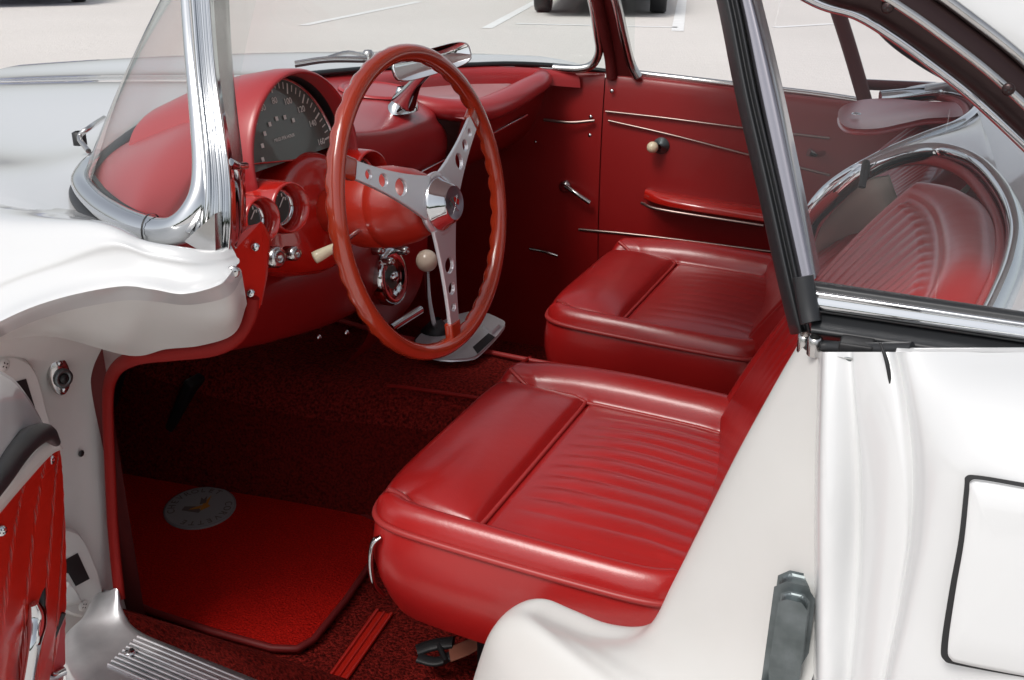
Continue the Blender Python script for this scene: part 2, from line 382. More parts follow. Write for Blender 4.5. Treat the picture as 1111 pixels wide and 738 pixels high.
# small screw holes and the oval door switch
def decal(parent, name, pts, xoff, m, x0): pass
for (a, b) in ((88, 492), (176, 303)):
    c_ = W(a, b, x=jx(b) - .004) if a == 88 else W(a, b + 26, y=.80)
    if a == 88:
        mb = MB(); mb.lathe([(0, .0045), (.001, .0045), (.0011, .0001)], c_, (-1, 0, 0), BLACK, seg=10); mb.build('bolt_hole', car)
sw = MB(); c_ = W(63, 407, x=jx(407) - .012); Rm = (-1, .18, 0)
sw.lathe([(0, .026), (.004, .026), (.006, .024), (.006, .0001)], c_, Rm, CHROMED, seg=28, scale=(.52, 1)); 
sw.lathe([(.005, .009), (.007, .012), (.012, .012), (.012, .007), (.004, .006)], c_ + np.array([0, 0, -.002]), Rm, LATCH, seg=20)
sw.lathe([(.005, .006), (.012, .006), (.013, .001)], c_ + np.array([0, -.001, -.003]), Rm, BLACK, seg=14)
swo = sw.build('door_light_switch', car)
for dz in (.017, -.018): screw(swo, c_ + np.array([-.006, 0, dz]), (-1, 0, 0), .004)
# hinge plates: raised rounded plates with a black slot
def hinge(cx, cy, pts, slot, bolts):
    x = jx(cy) - (.012 if cy < 500 else .004)
    P = cr([W(a, b, x=x) for a, b in pts], 6, closed=True); mb = MB(); n = len(P)
    inner = [p_ + np.array([-.007, 0, 0]) for p_ in P]; cen = sum(P) / n; inn2 = [cen + (p_ - cen) * .93 + np.array([-.010, 0, 0]) for p_ in P]
    mb.grid([P, inner, inn2], WJAMB, cu=True); mb.add(inn2, [tuple(range(n))], WJAMB, False)
    ho = mb.build('hinge_plate', car)
    sl = MB(); Q = [W(a, b, x=x - .0106) for a, b in slot]; sl.slab(Q, (-.0006, 0, 0), BLACK); sl.build('slot', ho)
    for a, b in bolts: screw(ho, W(a, b, x=x - .010), (-1, 0, 0), .0075, WJAMB, 'bolt')
hinge(15, 425, [(-50, 395), (-15, 384), (12, 384), (32, 400), (44, 440), (52, 475), (48, 505), (20, 520), (-30, 520)], [(-4, 420), (28, 411), (40, 450), (30, 450), (6, 425)], [(4, 396)])
hinge(85, 620, [(48, 572), (70, 572), (84, 582), (100, 618), (106, 645), (98, 664), (80, 668), (56, 655), (44, 620)], [(52, 618), (84, 600), (97, 628), (82, 636), (74, 622)], [(90, 657)])
sl = MB(); sl.patch([[W(60, 640, x=.955), W(68, 630, x=.955), (W(74, 636, x=.955))], [W(60, 660, x=.955), W(70, 655, x=.955), W(84, 652, x=.955)]], WJAMB, 4, 4); sl.build('hinge_arm', car, solid=.01)
# ---- sill plate -----------------------------------------------------------
SZ = .372
sp = MB()
inn = [W(128, 640, z=SZ + .03), W(133, 662, z=SZ + .012), W(150, 684, z=SZ), W(200, 706, z=SZ), W(290, 742, z=SZ), W(420, 795, z=SZ)]
outr = [W(104, 645, z=SZ + .012), W(92, 668, z=SZ + .006), W(75, 690, z=SZ), W(92, 735, z=SZ), W(170, 790, z=SZ), W(300, 840, z=SZ)]
mid_ = [a * .5 + b * .5 for a, b in zip(inn, outr)]
sp.patch([[p_ + np.array([0, -.002, -.045]) for p_ in inn], inn, mid_, outr, [p_ + np.array([0, .012, -.012]) for p_ in outr], [p_ + np.array([0, .016, -.05]) for p_ in outr]], ALU, 6, 5)
spo = sp.build('sill_plate', car)
rb = MB()
a0, a1 = W(150, 692, z=SZ), W(118, 722, z=SZ)
d = W(290, 750, z=SZ) - W(158, 695, z=SZ); d = d / np.linalg.norm(d)
for k in range(9):
    o_ = a0 + (a1 - a0) * k / 8.0; rb.tube([o_ + (0, 0, .0015), o_ + d * .9 + (0, 0, .0015)], .0026, ALU, seg=8, n=1)
rb.build('rib', spo)
gv = MB()
for k in range(8):
    o_ = a0 + (a1 - a0) * (k + .5) / 8.0; nn = np.array([-d[1], d[0], 0]) * .0016
    gv.add([o_ + nn + (0, 0, .0014), o_ + d * .9 + nn + (0, 0, .0014), o_ + d * .9 - nn + (0, 0, .0014), o_ - nn + (0, 0, .0014)], [(0, 1, 2, 3)], LATCH, False)
gv.build('groove', spo)
screw(spo, W(141, 708, z=SZ + .004), (0, 0, 1), .007)
# peaked corner of the sill where it meets the weatherstrip
pk = MB(); pk.patch([[W(96, 664, x=.955), W(108, 650, x=.955), W(114, 640, x=.955)], [W(112, 672, x=.93), W(126, 655, x=.93), W(122, 640, x=.935)], [W(136, 688, x=.90), W(134, 668, x=.905), W(128, 642, x=.92)]], ALU, 6, 6); pk.build('sill_corner', spo, solid=.003)
# outer rocker below the plate (white)
rk = MB(); R0 = [p_ + np.array([0, .014, -.02]) for p_ in outr]; rk.patch([R0, [p_ + np.array([0, .035, -.03]) for p_ in R0], [p_ + np.array([0, .06, -.16]) for p_ in R0]], WHITE, 5, 5); rk.build('rocker_panel', car)

# ---- weatherstrip of the door opening ------------------------------------------
ws = MB()
WS = [W(273, 322, y=.685), W(270, 342, y=.685), W(255, 366, y=.685), W(228, 379, y=.675), W(185, 384, y=.665), W(146, 389, y=.645), W(125, 402, x=.925), W(117, 430, x=.955), W(119, 500, x=.955), W(123, 580, x=.95), W(130, 650, x=.93)]
ws.tube(WS, .0072, RUBR, seg=12, n=8, flat=(.8, 1.25)); ws.build('weatherstrip', car)
# red end plate of the dashboard
pe = MB(); P = [W(262, 252, y=.70), W(282, 243, y=.68), W(290, 262, y=.665), W(286, 305, y=.665), W(281, 333, y=.665), W(264, 338, y=.69), W(262, 300, y=.70), W(254, 272, y=.715)]
pe.slab(P, (.004, -.012, 0), REDT); pp = pe.build('dash_end_plate', car, bevel=.003)
for a, b in ((277, 268), (272, 318)): screw(pp, W(a, b, y=.69), (-.4, 1, .1), .0045)
screw(car, W(253, 295, y=.755), (-.5, 1, .1), .006, CHROMED)

# ---- windshield post and surround (chrome) -----------------------------------
# flat inner face and flutes of the post
def strip(mb, pts, m, n=8):   # pts: rows of [(px,py,y) ...] each a long vertical line
    mb.patch([[W(*q[:2], y=q[2]) for q in r] for r in pts], m, n, 5)
post = MB()
V = lambda *xs: xs
cols = [  # (top px at y=-25), mid, bottom : moving left to right across the post
    [(199, -25, .635), (207, 80, .66), (216, 180, .70), (213, 230, .715), (205, 262, .725)],
    [(206, -25, .655), (214, 80, .68), (224, 180, .72), (222, 235, .735), (214, 268, .74)],
    [(213, -25, .648), (221, 80, .672), (232, 180, .71), (233, 235, .725), (226, 272, .73)],
    [(216, -25, .655), (224, 80, .68), (236, 180, .72), (238, 235, .735), (233, 277, .74)],
    [(222, -25, .650), (230, 80, .675), (243, 180, .712), (245, 235, .727), (242, 278, .733)],
    [(225, -25, .656), (233, 80, .682), (247, 180, .720), (250, 235, .733), (248, 276, .738)],
    [(230, -25, .64), (238, 80, .668), (253, 180, .70), (256, 235, .712), (255, 272, .715)],
]
strip(post, cols, CHROME, 6)
inner = [[(230, -25, .64), (238, 80, .668), (251, 172, .70)], [(246, -25, .60), (252, 80, .63), (263, 178, .665)], [(247, -25, .58), (253, 80, .61), (264, 178, .645)]]
strip(post, inner, CHROMED, 8)
po = post.build('windshield_post', car)
fb = MB(); fb.patch([WY((251, 172, .70), (258, 178, .685), (266, 182, .66)), WY((253, 200, .705), (262, 200, .69), (266, 195, .665)), WY((256, 250, .71), (262, 245, .70), (267, 240, .675)), WY((254, 274, .712), (258, 270, .705), (262, 262, .69))], CHROME, 5, 6)
fb.tube([W(250, 176, y=.705), W(258, 180, y=.69), W(266, 180, y=.66)], .004, CHROME, seg=8)
fb.build('post_foot', po)
# curved surround at the glass corner
sur = MB()
SP = [W(203, -25, y=.63), W(210, 60, y=.652), W(218, 140, y=.685), W(222, 190, y=.705), W(217, 222, y=.72), W(198, 247, y=.73), W(172, 251, y=.725), W(140, 241, y=.712), W(108, 222, y=.68), W(89, 200, y=.635), W(92, 183, y=.575), W(106, 166, y=.50)]
sur.tube(SP, [.009, .010, .011, .0135, .0155, .017, .0165, .0155, .0145, .012, .009, .006], CHROME, seg=16, n=8, flat=(1.0, .85)); 
so_ = sur.build('windshield_surround', car)
jt = MB(); c_ = W(165, 250, y=.725); jt.lathe([(-.0012, .0168), (.0012, .0168)], c_, (1, .12, -.02), BLACK, seg=20); jt.build('joint', so_)
# lower base moulding continues round the nose of the glass and across to the far side
bm_ = MB(); q = [np.array(p_) + (0, 0, .004) for p_ in BASE[1:]]
bm_.tube(q, .0065, RUBBER, seg=10, n=8, flat=(1.3, .8)); bm_.build('windshield_seal', car)
# triangular chrome filler under the post
tf = MB(); tf.slab([W(200, 262, y=.748), W(233, 232, y=.745), W(234, 280, y=.752), W(218, 273, y=.75)], (0, -.01, 0), CHROMED); tf.build('post_gusset', po)
# black gasket inside surround
gk = MB(); gk.tube([W(198, -25, y=.628), W(204, 60, y=.648), W(211, 140, y=.68), W(213, 190, y=.70), W(207, 219, y=.71), W(192, 235, y=.71), W(170, 238, y=.71), W(142, 228, y=.695), W(116, 210, y=.665), W(101, 192, y=.62)], .0028, BLACK, seg=8, n=8); gk.build('gasket', so_)
# glass: wraparound sheet between base curve and header curve
HEAD = [(.615, .60, 1.225), (.64, .59, 1.23), (.67, .58, 1.235), (.71, .55, 1.238), (.745, .50, 1.242), (.78, .40, 1.246), (.81, .28, 1.25), (.825, .12, 1.252), (.83, 0, 1.253)]
HEAD = HEAD + [(x, -y, z) for x, y, z in HEAD[-2::-1]]
BS = [np.array(p_) + (0, 0, .002) for p_ in BASE]; HD = [np.array(p_) for p_ in HEAD]
BS[0] = np.array((.67, .70, .872)); BS[-1] = np.array((.67, -.70, .872))
gl = MB(); gl.patch([BS, [a * .66 + b * .34 + np.array([.012, 0, 0]) for a, b in zip(BS, HD)], [a * .33 + b * .67 + np.array([.012, 0, 0]) for a, b in zip(BS, HD)], HD], GLASS, 8, 6)
gl.build('windshield_glass', car)
hd = MB(); hd.tube(HD, .016, CHROME, seg=12, n=8, flat=(.8, 1.3)); hd.build('windshield_header', car)
# far post
fp = MB()
fp.tube(WY((640, -40, -.60), (648, 0, -.63), (656, 35, -.66), (662, 62, -.685), (664, 84, -.695)), .017, DKRED, seg=12, n=5, flat=(1, .7))
fp.tube(WY((655, -40, -.60), (668, 0, -.62), (677, 40, -.65), (684, 68, -.68), (692, 84, -.69)), .010, CHROMED, seg=10, n=5)
fp.tube(WY((630, -40, -.59), (642, 0, -.62), (648, 35, -.65), (650, 56, -.67), (643, 70, -.68), (628, 75, -.675), (600, 74, -.665)), .009, CHROMED, seg=10, n=6)
fp.patch([WY((640, -40, -.61), (648, 0, -.64), (656, 35, -.67), (664, 84, -.70)), WY((655, -40, -.61), (668, 0, -.63), (677, 40, -.66), (692, 84, -.70))], DKRED, 5, 3)
fp.build('windshield_post', car)

# ---- wipers ------------------------------------------------------------------
def wiper(P, arm0):
    mb = MB(); mb.tube(P, .0035, CHROMED, seg=8, n=4); mb.tube([np.array(q_) - (0, 0, .007) for q_ in P], .0028, BLACK, seg=6, n=4)
    m0 = np.array(P[len(P) // 2]); mb.tube([m0, (m0 + arm0) / 2 + (0, 0, .01), arm0], .004, CHROMED, seg=8, n=4)
    mb.lathe([(-.02, .012), (.008, .012), (.014, .008), (.015, .001)], arm0, (0, 0, 1), CHROMED, seg=16, up=(1, 0, 0)); return mb.build('wiper', car)
wiper([W(320, 68, y=-.22), W(355, 63, y=-.27), W(398, 63, y=-.33)], np.array((1.16, -.42, .915)))
mb = MB(); mb.tube([W(113, 128, z=.915), W(98, 138, z=.925), W(86, 149, z=.915), W(96, 164, z=.905)], .0035, CHROMED, seg=8); mb.lathe([(-.01, .009), (.006, .009), (.008, .005)], W(86, 149, z=.912), (0, 0, 1), BLACK, seg=12, up=(1, 0, 0)); mb.build('wiper_linkage', car)
ml = MB(); ml.tube([W(-20, 241, y=.765), W(22, 246, y=.765)], .003, CHROMED, seg=8); ml.build('hood_trim_spear', car)

# ---- tub: floor, tunnel, firewall, far side ------------------------------------
FZ = .21
tub = MB()
rows = []
for y in (.70, .60, .40, .13):
    rows.append([(-.3, y, FZ), (.3, y, FZ), (.8, y, FZ), (1.2, y, FZ), (1.38, y, FZ + .01), (1.55, y, FZ + .22), (1.60, y, FZ + .5), (1.6, y, .86)])
tub.patch(rows, CARPET, 5, 3)
rows = [[(x, -y, z) for x, y, z in r] for r in rows][::-1]; tub.patch(rows, CARPET, 5, 3)
fl = tub.build('floor_carpet', car)
tn = MB(); rows = []
for x, hw, zt in ((-.3, .11, .44), (.2, .11, .44), (.6, .11, .44), (.8, .125, .44), (1.0, .14, .43), (1.25, .17, .46), (1.6, .2, .55)):
    rows.append([(x, hw + .05, FZ), (x, hw + .015, zt - .05), (x, hw - .03, zt), (x, 0, zt + .006), (x, -hw + .03, zt), (x, -hw - .015, zt - .05), (x, -hw - .05, FZ)])
tn.patch([r[1:6] for r in rows], CARPET, 5, 5); tn.patch([r[:2] for r in rows], SHADECARP, 3, 5); tn.patch([r[5:] for r in rows], SHADECARP, 3, 5); tno = tn.build('transmission_tunnel', car)
tp = MB(); 
tp.tube([(.84, .103, .442), (.80, .10, .445), (.6, .088, .446), (.3, .088, .446)], .0035, RUBR, seg=8, n=5)
tp.tube([(1.15, -.125, .455), (.95, -.115, .438), (.80, -.10, .445), (.6, -.088, .446), (.3, -.088, .446)], .005, PIPE, seg=8, n=5)
tp.tube([(.66, .10, .446), (.66, 0, .455), (.66, -.10, .446)], .004, RUBR, seg=8, n=5); tp.build('tunnel_piping', tno)
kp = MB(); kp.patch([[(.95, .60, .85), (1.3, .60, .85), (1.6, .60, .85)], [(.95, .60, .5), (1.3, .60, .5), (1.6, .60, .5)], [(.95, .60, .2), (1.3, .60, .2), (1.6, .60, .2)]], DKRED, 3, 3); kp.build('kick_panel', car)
# inner sill wall (carpet side)
isl = MB(); isl.patch([[(1.0, .665, SZ - .03), (.5, .665, SZ - .03), (-.2, .665, SZ - .03)], [(1.0, .63, .3), (.5, .63, .3), (-.2, .63, .3)], [(1.0, .625, .2), (.5, .625, .2), (-.2, .625, .2)]], CARPET, 3, 3); isl.build('sill_carpet', car)
# red seam strip across the carpet near the seat
sm = MB(); A, B = W(355, 752, z=FZ + .004), W(417, 664, z=FZ + .004)
for o_, r in ((-.012, .003), (.012, .003), (0, .002)):
    sm.tube([A + (o_, 0, 0), B + (o_, 0, 0)], r, REDT, seg=8, n=3)
sm.box(tuple((A + B) / 2 - (0, 0, .003)), (.022, abs(A[1] - B[1]), .004), REDT, rot=Matrix.Rotation(math.atan2(B[0] - A[0], A[1] - B[1]), 3, 'Z')); sm.build('carpet_binding', fl)
# pedals, heater box hiding in the dark
pd = MB(); pd.box((1.30, .28, .42), (.02, .07, .09), BLACK, rot=Matrix.Rotation(rad(-25), 3, 'Y'), bev=.006); pd.tube([(1.31, .28, .45), (1.36, .28, .62)], .008, BLACK); pd.build('brake_pedal', car)
pd = MB(); pd.box((1.30, .42, .42), (.02, .07, .09), BLACK, rot=Matrix.Rotation(rad(-25), 3, 'Y'), bev=.006); pd.tube([(1.31, .42, .45), (1.36, .42, .62)], .008, BLACK); pd.build('clutch_pedal', car)
pd = MB(); pd.box((1.24, .17, .33), (.02, .06, .22), BLACK, rot=Matrix.Rotation(rad(-30), 3, 'Y'), bev=.006); pd.build('throttle_pedal', car)

# far side wall / passenger door
YB = -.70
dp = MB()
zt = lambda x: .872 - .045 * max(0, min(1, (.75 - x) / .8)) + .05 * max(0, (-.0 - x) / .3)
xs = [1.0, .85, .735]; 
xs2 = [.7325, .6, .45, .3, .15, 0, -.2]
def wallrows(xs): return [[(x, YB - .015, zt(x) + .0) for x in xs], [(x, YB + .004, zt(x) - .006) for x in xs], [(x, YB + .012, zt(x) - .06) for x in xs], [(x, YB + .02, .70) for x in xs], [(x, YB + .02, .52) for x in xs], [(x, YB + .005, .34) for x in xs], [(x, YB + .01, .2) for x in xs]]
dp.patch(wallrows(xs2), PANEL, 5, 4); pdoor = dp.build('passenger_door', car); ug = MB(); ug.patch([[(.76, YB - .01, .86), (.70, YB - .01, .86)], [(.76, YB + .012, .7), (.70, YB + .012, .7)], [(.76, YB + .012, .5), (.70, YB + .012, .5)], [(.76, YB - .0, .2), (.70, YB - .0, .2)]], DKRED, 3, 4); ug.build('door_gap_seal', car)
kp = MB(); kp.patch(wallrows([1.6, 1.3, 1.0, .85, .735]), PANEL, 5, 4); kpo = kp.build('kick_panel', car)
bl = MB(); bl.tube([(x, YB - .018, zt(x) + .004) for x in (.72, .5, .3, .1, -.2)], .007, CHROMED, seg=8); bl.build('belt_moulding', pdoor)
def seamline(P, r=.0022, m=PIPE, nm='seam_moulding', par=None):
    mb = MB(); mb.tube(P, r, m, seg=8, n=6); return mb.build(nm, par or pdoor)
yy = YB + .019
seamline(WY((657, 121, yy), (720, 128, yy), (806, 139, yy), (900, 150, yy)), .0024, BRONZE)
seamline(WY((660, 131, yy + .003), (730, 147, yy + .003), (812, 168, yy + .003), (900, 190, yy + .003)), .0024, BRONZE)
seamline(WY((628, 249, YB + .02), (700, 256, YB + .02), (835, 273, YB + .02), (950, 290, YB + .02)), .0032, BRONZE, 'lower_moulding')
for px_, py_ in ((664, 99), (641, 127), (640, 147), (581, 154), (582, 214)):
    screw(pdoor if px_ > 660 else kpo, W(px_, py_, y=YB + .017), (0, 1, 0), .0045, CHROME)
# horizontal shelf crease by the far end of the dash
seamline(WY((590, 130, -.66), (618, 133, -.665), (645, 131, -.675)), .0035, BRONZE, 'dash_end_moulding', kpo)
kn = MB(); c_ = W(708, 160, y=YB + .045); kn.lathe([(-.03, .018), (-.022, .018), (-.02, .006), (-.006, .006)], c_ + (-.012, 0, 0), (0, 1, 0), LATCH, seg=16, up=(0, 0, 1))
kb = kn.build('lock_knob_base', pdoor)
kn = MB(); kn.lathe([(-.012 * math.cos(t), max(.0001, .0125 * math.sin(t))) for t in np.linspace(0, math.pi, 12)], c_, (.25, 1, .2), IVORY, seg=20); kn.build('lock_knob', pdoor)
ar = MB(); A = W(702, 212, y=YB + .02); B = W(835, 232, y=YB + .02)
rows = []
for (dy, dz) in ((.0, .014), (.03, .017), (.058, .013), (.063, .003), (.056, -.004), (0, -.006)):
    rows.append([A * (1 - t) + B * t + np.array([0, dy * min(1, .35 + t * 3), dz]) for t in (0, .15, .4, .7, 1)])
ar.patch(rows, REDP, 5, 4); aro = ar.build('armrest', pdoor)
a2 = MB(); a2.tube([A + (0, .04, -.008), A * .8 + B * .2 + (0, .062, -.01), B + (0, .062, -.01)], .0035, BRONZE, seg=8); a2.build('armrest_moulding', aro)
hn = MB(); hn.lathe([(0, .014), (.008, .014), (.012, .008)], W(614, 202, y=YB + .02), (0, 1, 0), CHROMED, seg=16, up=(1, 0, 0))
hn.tube(WY((614, 202, YB + .035), (625, 210, YB + .045), (640, 220, YB + .04)), [.006, .005, .006], CHROMED, seg=8); hn.build('door_handle', pdoor)
hn = MB(); hn.tube(WY((575, 270, YB + .04), (590, 273, YB + .05), (605, 278, YB + .05)), .004, CHROMED, seg=8); hn.build('window_crank', pdoor)
hn = MB(); c_ = W(886, 168, y=YB + .04); hn.tube([c_ + (-.012, -.03, 0), c_, c_ + (.015, .01, .006)], [.006, .006, .009], CHROMED, seg=10); hn.build('vent_latch', pdoor)

# ---- dashboard ------------------------------------------------------------------
dsh = MB()
# y, base x/z at the windshield, shoulder, rear lip, lower edge
prof = [(.68, (.84, .868), (.82, .87), (.78, .866), (.775, .82), (.80, .74)),
        (.60, (.95, .882), (.88, .895), (.80, .895), (.79, .83), (.82, .73)),
        (.50, (1.02, .890), (.92, .925), (.82, .94), (.82, .84), (.85, .71)),
        (.38, (1.06, .897), (.96, .94), (.84, .965), (.84, .85), (.87, .70)),
        (.24, (1.10, .903), (.97, .915), (.86, .91), (.85, .82), (.88, .69)),
        (.12, (1.13, .908), (.98, .895), (.86, .885), (.86, .80), (.90, .68)),
        (0, (1.135, .910), (1.0, .893), (.87, .868), (.87, .80), (.91, .68)),
        (-.12, (1.13, .908), (1.0, .888), (.88, .862), (.88, .80), (.92, .68)),
        (-.22, (1.11, .904), (1.02, .882), (.90, .856), (.89, .80), (.93, .68)),
        (-.27, (1.10, .903), (1.06, .884), (.93, .852), (.90, .79), (.93, .68))]
def drow(k):
    out = []
    for p_ in prof:
        y = p_[0]; a, b, c2, d2, e2 = p_[1:]
        if k == 0: q = a
        elif k == 1: q = b
        elif k == 2: q = ((b[0] + c2[0]) / 2, (b[1] + c2[1]) / 2 + .006)
        elif k == 3: q = (c2[0] + .012, c2[1] - .004)
        elif k == 4: q = (c2[0], c2[1] - .022)
        elif k == 5: q = (d2[0] + .004, d2[1])
        else: q = e2
        out.append((q[0], y, q[1]))
    return out
dsh.patch([drow(k) for k in range(7)], VINYLP, 6, 6)
# passenger side: rear band under the glass, recessed tray, deep face
ys = (-.255, -.32, -.42, -.52, -.62, -.68)
bx = dict(zip(ys, (1.10, 1.09, 1.06, 1.02, .93, .84))); bz = dict(zip(ys, (.904, .903, .898, .892, .884, .874)))
dsh.patch([[(bx[y], y, bz[y]) for y in ys], [(bx[y] - .03, y, bz[y] - .001) for y in ys], [(bx[y] - .05, y, bz[y] - .012) for y in ys], [(bx[y] - .055, y, bz[y] - .035) for y in ys]], VINYLP, 5, 4)
TRAY = mat('tray_vinyl', (.50, .26, .27), .35, coat=.6, bump=[('noise', 40, .1, .002)])  # paled like the dash pad, sky reflection put into the colour
dsh.patch([[(bx[y] - .055, y, bz[y] - .034) for y in ys], [(.90, y, .838 + .008 * (-y)) for y in ys], [(.855, y, .832 + .008 * (-y)) for y in ys]], TRAY, 5, 5)
# lower face of the passenger side
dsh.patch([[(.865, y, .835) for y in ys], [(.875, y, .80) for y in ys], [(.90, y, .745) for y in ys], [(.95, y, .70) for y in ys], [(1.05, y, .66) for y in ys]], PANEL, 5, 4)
dash = dsh.build('dashboard', car)
rl = MB()
rl.tube([(1.05, -.225, .872), (.98, -.235, .866), (.905, -.26, .85), (.868, -.34, .838), (.856, -.44, .842), (.852, -.54, .852), (.85, -.60, .858), (.87, -.655, .862), (.93, -.675, .874)], [.016, .018, .024, .028, .028, .026, .024, .022, .016], VINYLP, seg=16, n=7, flat=(1, .8)); rl.build('grab_rail', dash)
ln = MB(); ln.tube([(.893, -.12, .755), (.895, -.3, .762), (.885, -.45, .775), (.87, -.58, .79)], .0035, CHROME, seg=8); ln.build('dash_moulding', dash)
sc_ = MB(); sc_.tube([(1.0, -.56, .862), (.98, -.59, .868), (.95, -.60, .868)], .004, CHROME, seg=8); sc_.build('grab_rail_bracket', dash)
# speaker ring on the top
sr = MB(); c_ = np.array((.995, -.17, .892)); 
sr.lathe([(.0, .070), (.003, .068), (.004, .063), (.001, .060)], c_ + (0, 0, -.001), (-.12, 0, 1), VINYLP, seg=40, up=(1, 0, 0), scale=(1, 1)); sr.lathe([(.001, .060), (.0015, .0001)], c_, (-.12, 0, 1), VINYLP, seg=40, up=(1, 0, 0)); sr.build('speaker_cover', dash)
# instrument hood
ih = MB(); C0 = np.array((.80, .372, .892)); G = []
def arch(x, r, cy=.372, cz=.892, fl=1.0):
    return [(x + .012 * math.sin(t), cy + r * math.cos(t), cz + r * fl * math.sin(t)) for t in np.linspace(-.25, math.pi + .25, 37)]
ih.grid([arch(.98, .106, fl=.55), arch(.92, .112, fl=.75), arch(.86, .117, fl=.86), arch(.81, .120, fl=.92), arch(.785, .1205, fl=.93), arch(.779, .119, fl=.93), arch(.776, .1165, fl=.925), arch(.780, .1145, fl=.92), arch(.80, .112, fl=.915)], VINYLP)
ih.grid([arch(.80, .112, fl=.915), arch(.83, .109, fl=.90), arch(.865, .10, fl=.88)], BLACK)
ih.build('instrument_hood', dash)
# speedometer
nrm = np.array((-.97, 0, .22)); nrm /= np.linalg.norm(nrm); exv = np.array((0, -1., 0)); eyv = np.cross(nrm, exv); eyv = -eyv if eyv[2] < 0 else eyv
SC = np.array((.806, .376, .887))
sp_ = MB(); n_ = 48
arc = [SC + .106 * (math.cos(t) * exv + math.sin(t) * eyv) for t in np.linspace(0, math.pi, n_)]
sp_.add(arc, [tuple(range(n_))], mat('speedometer_face', (.10, .13, .115), .35, coat=.6), False)
ar2 = [SC + .040 * (math.cos(t) * exv + math.sin(t) * eyv) + nrm * .001 for t in np.linspace(0, math.pi, n_)]
for i in range(33):
    t = math.pi * (1 - (i + 1.5) / 35); dd = math.cos(t) * exv + math.sin(t) * eyv; pr_ = np.cross(nrm, dd); L = .014 if i % 4 == 0 else .009; w_ = .0013 if i % 4 == 0 else .0009
    o_ = SC + dd * .102 + nrm * .0012; o2 = SC + dd * (.102 - L) + nrm * .0012
    sp_.add([o_ + pr_ * w_, o_ - pr_ * w_, o2 - pr_ * w_, o2 + pr_ * w_], [(0, 1, 2, 3)], INK, False)
for i in range(9):
    t = math.pi * (1 - (i * 4 + 1.5) / 35); dd = math.cos(t) * exv + math.sin(t) * eyv
    sp_.text(str(i * 20), SC + dd * .078 + nrm * .0012, exv, eyv, .0115, INK, .0002)
for i in range(7):
    t = math.pi * (.93 - i * .10); dd = math.cos(t) * exv + math.sin(t) * eyv; c3 = SC + dd * .056 + nrm * .0014; k = .0028
    sp_.add([c3 + exv * k + eyv * k, c3 - exv * k + eyv * k, c3 - exv * k - eyv * k, c3 + exv * k - eyv * k], [(0, 1, 2, 3)], INK, False)
sp_.text('MILES PER HOUR', SC + eyv * .030 + nrm * .0014, exv, eyv, .006, INK, .0002)
sp_.tube([SC + nrm * .004, SC + nrm * .004 - exv * .085 + eyv * .012], .0012, REDP, seg=6, n=1)
spo_ = sp_.build('speedometer', dash)
bz_ = MB(); bz_.tube([SC + .107 * (math.cos(t) * exv + math.sin(t) * eyv) + nrm * .002 for t in np.linspace(0, math.pi, 13)], .003, CHROME, seg=8, n=4); bz_.build('speedometer_bezel', dash)
# black well under the dial with a chrome line
bk = MB(); bk.box((.86, .372, .86), (.02, .22, .10), BLACK, bev=.004); bk.build('instrument_well', dash)
# red column housing in front of the dash
AX = np.array([-math.cos(.1721), .0537, math.sin(.1721)]); AX /= np.linalg.norm(AX)
WC = np.array((.6181, .3501, .8415))
hs_ = MB(); hs_.lathe([(-.30, .085), (-.24, .088), (-.19, .085), (-.165, .076), (-.158, .06), (-.156, .03)], WC, AX, REDP, seg=40); hs_.build('column_shroud', dash)
# small gauges in pods
def pod(c, r, nm='gauge_pod', dial=True):
    c = np.array(c); ax = np.array((-1, .16, .12)); ax /= np.linalg.norm(ax)
    mb = MB(); mb.lathe([(-.08, r * 1.15), (-.02, r * 1.12), (.018, r * 1.02), (.022, r * .98), (.022, r * .92), (.004, r * .84), (-.006, r * .80)], c, ax, REDP, seg=32); po_ = mb.build(nm, dash)
    mb = MB(); mb.lathe([(-.006, r * .80), (.002, r * .76), (.003, r * .66), (-.002, r * .6)], c, ax, CHROME, seg=32); mb.lathe([(-.002, r * .6), (-.0015, .0001)], c, ax, DIAL, seg=32)
    e1 = np.cross((0, 0, 1), ax); e1 /= np.linalg.norm(e1); e2 = np.cross(ax, e1)
    for k in range(5):
        t = math.pi * (.15 + .175 * k); o_ = c + ax * .0 + (math.cos(t) * e1 + math.sin(t) * e2) * r * .45
        mb.add([o_ + e1 * .001, o_ - e1 * .001, o_ - e1 * .001 + e2 * .004, o_ + e1 * .001 + e2 * .004], [(0, 1, 2, 3)], INK, False)
    mb.tube([c + ax * .0005, c + ax * .0005 + e1 * r * .3 + e2 * r * .35], .0008, INK, seg=5, n=1)
    mb.build('gauge', dash)
pod(W(303, 225, y=.47), .031); pod(W(272, 238, y=.53), .027); pod(W(392, 190, y=.27), .034); 
mb = MB(); mb.lathe([(-.12, .05), (-.05, .046), (-.03, .040), (-.03, .001)], W(290, 226, y=.49), (-1, .1, .1), REDP, seg=30, scale=(1.2, .9)); mb.build('pod_housing', dash)
# knobs
for a, b, r, y in ((297, 279, .013, .53), (316, 275, .009, .50), (410, 271, .009, .12), (437, 272, .007, .08), (421, 284, .007, .11)):
    mb = MB(); c_ = W(a, b, y=y); mb.lathe([(-.05, r * .6), (-.01, r * .6), (-.008, r), (.006, r), (.010, r * .8), (.010, r * .3), (.004, .0001)], c_, (-1, .1, .15), CHROMED, seg=18); mb.build('dash_knob', dash)
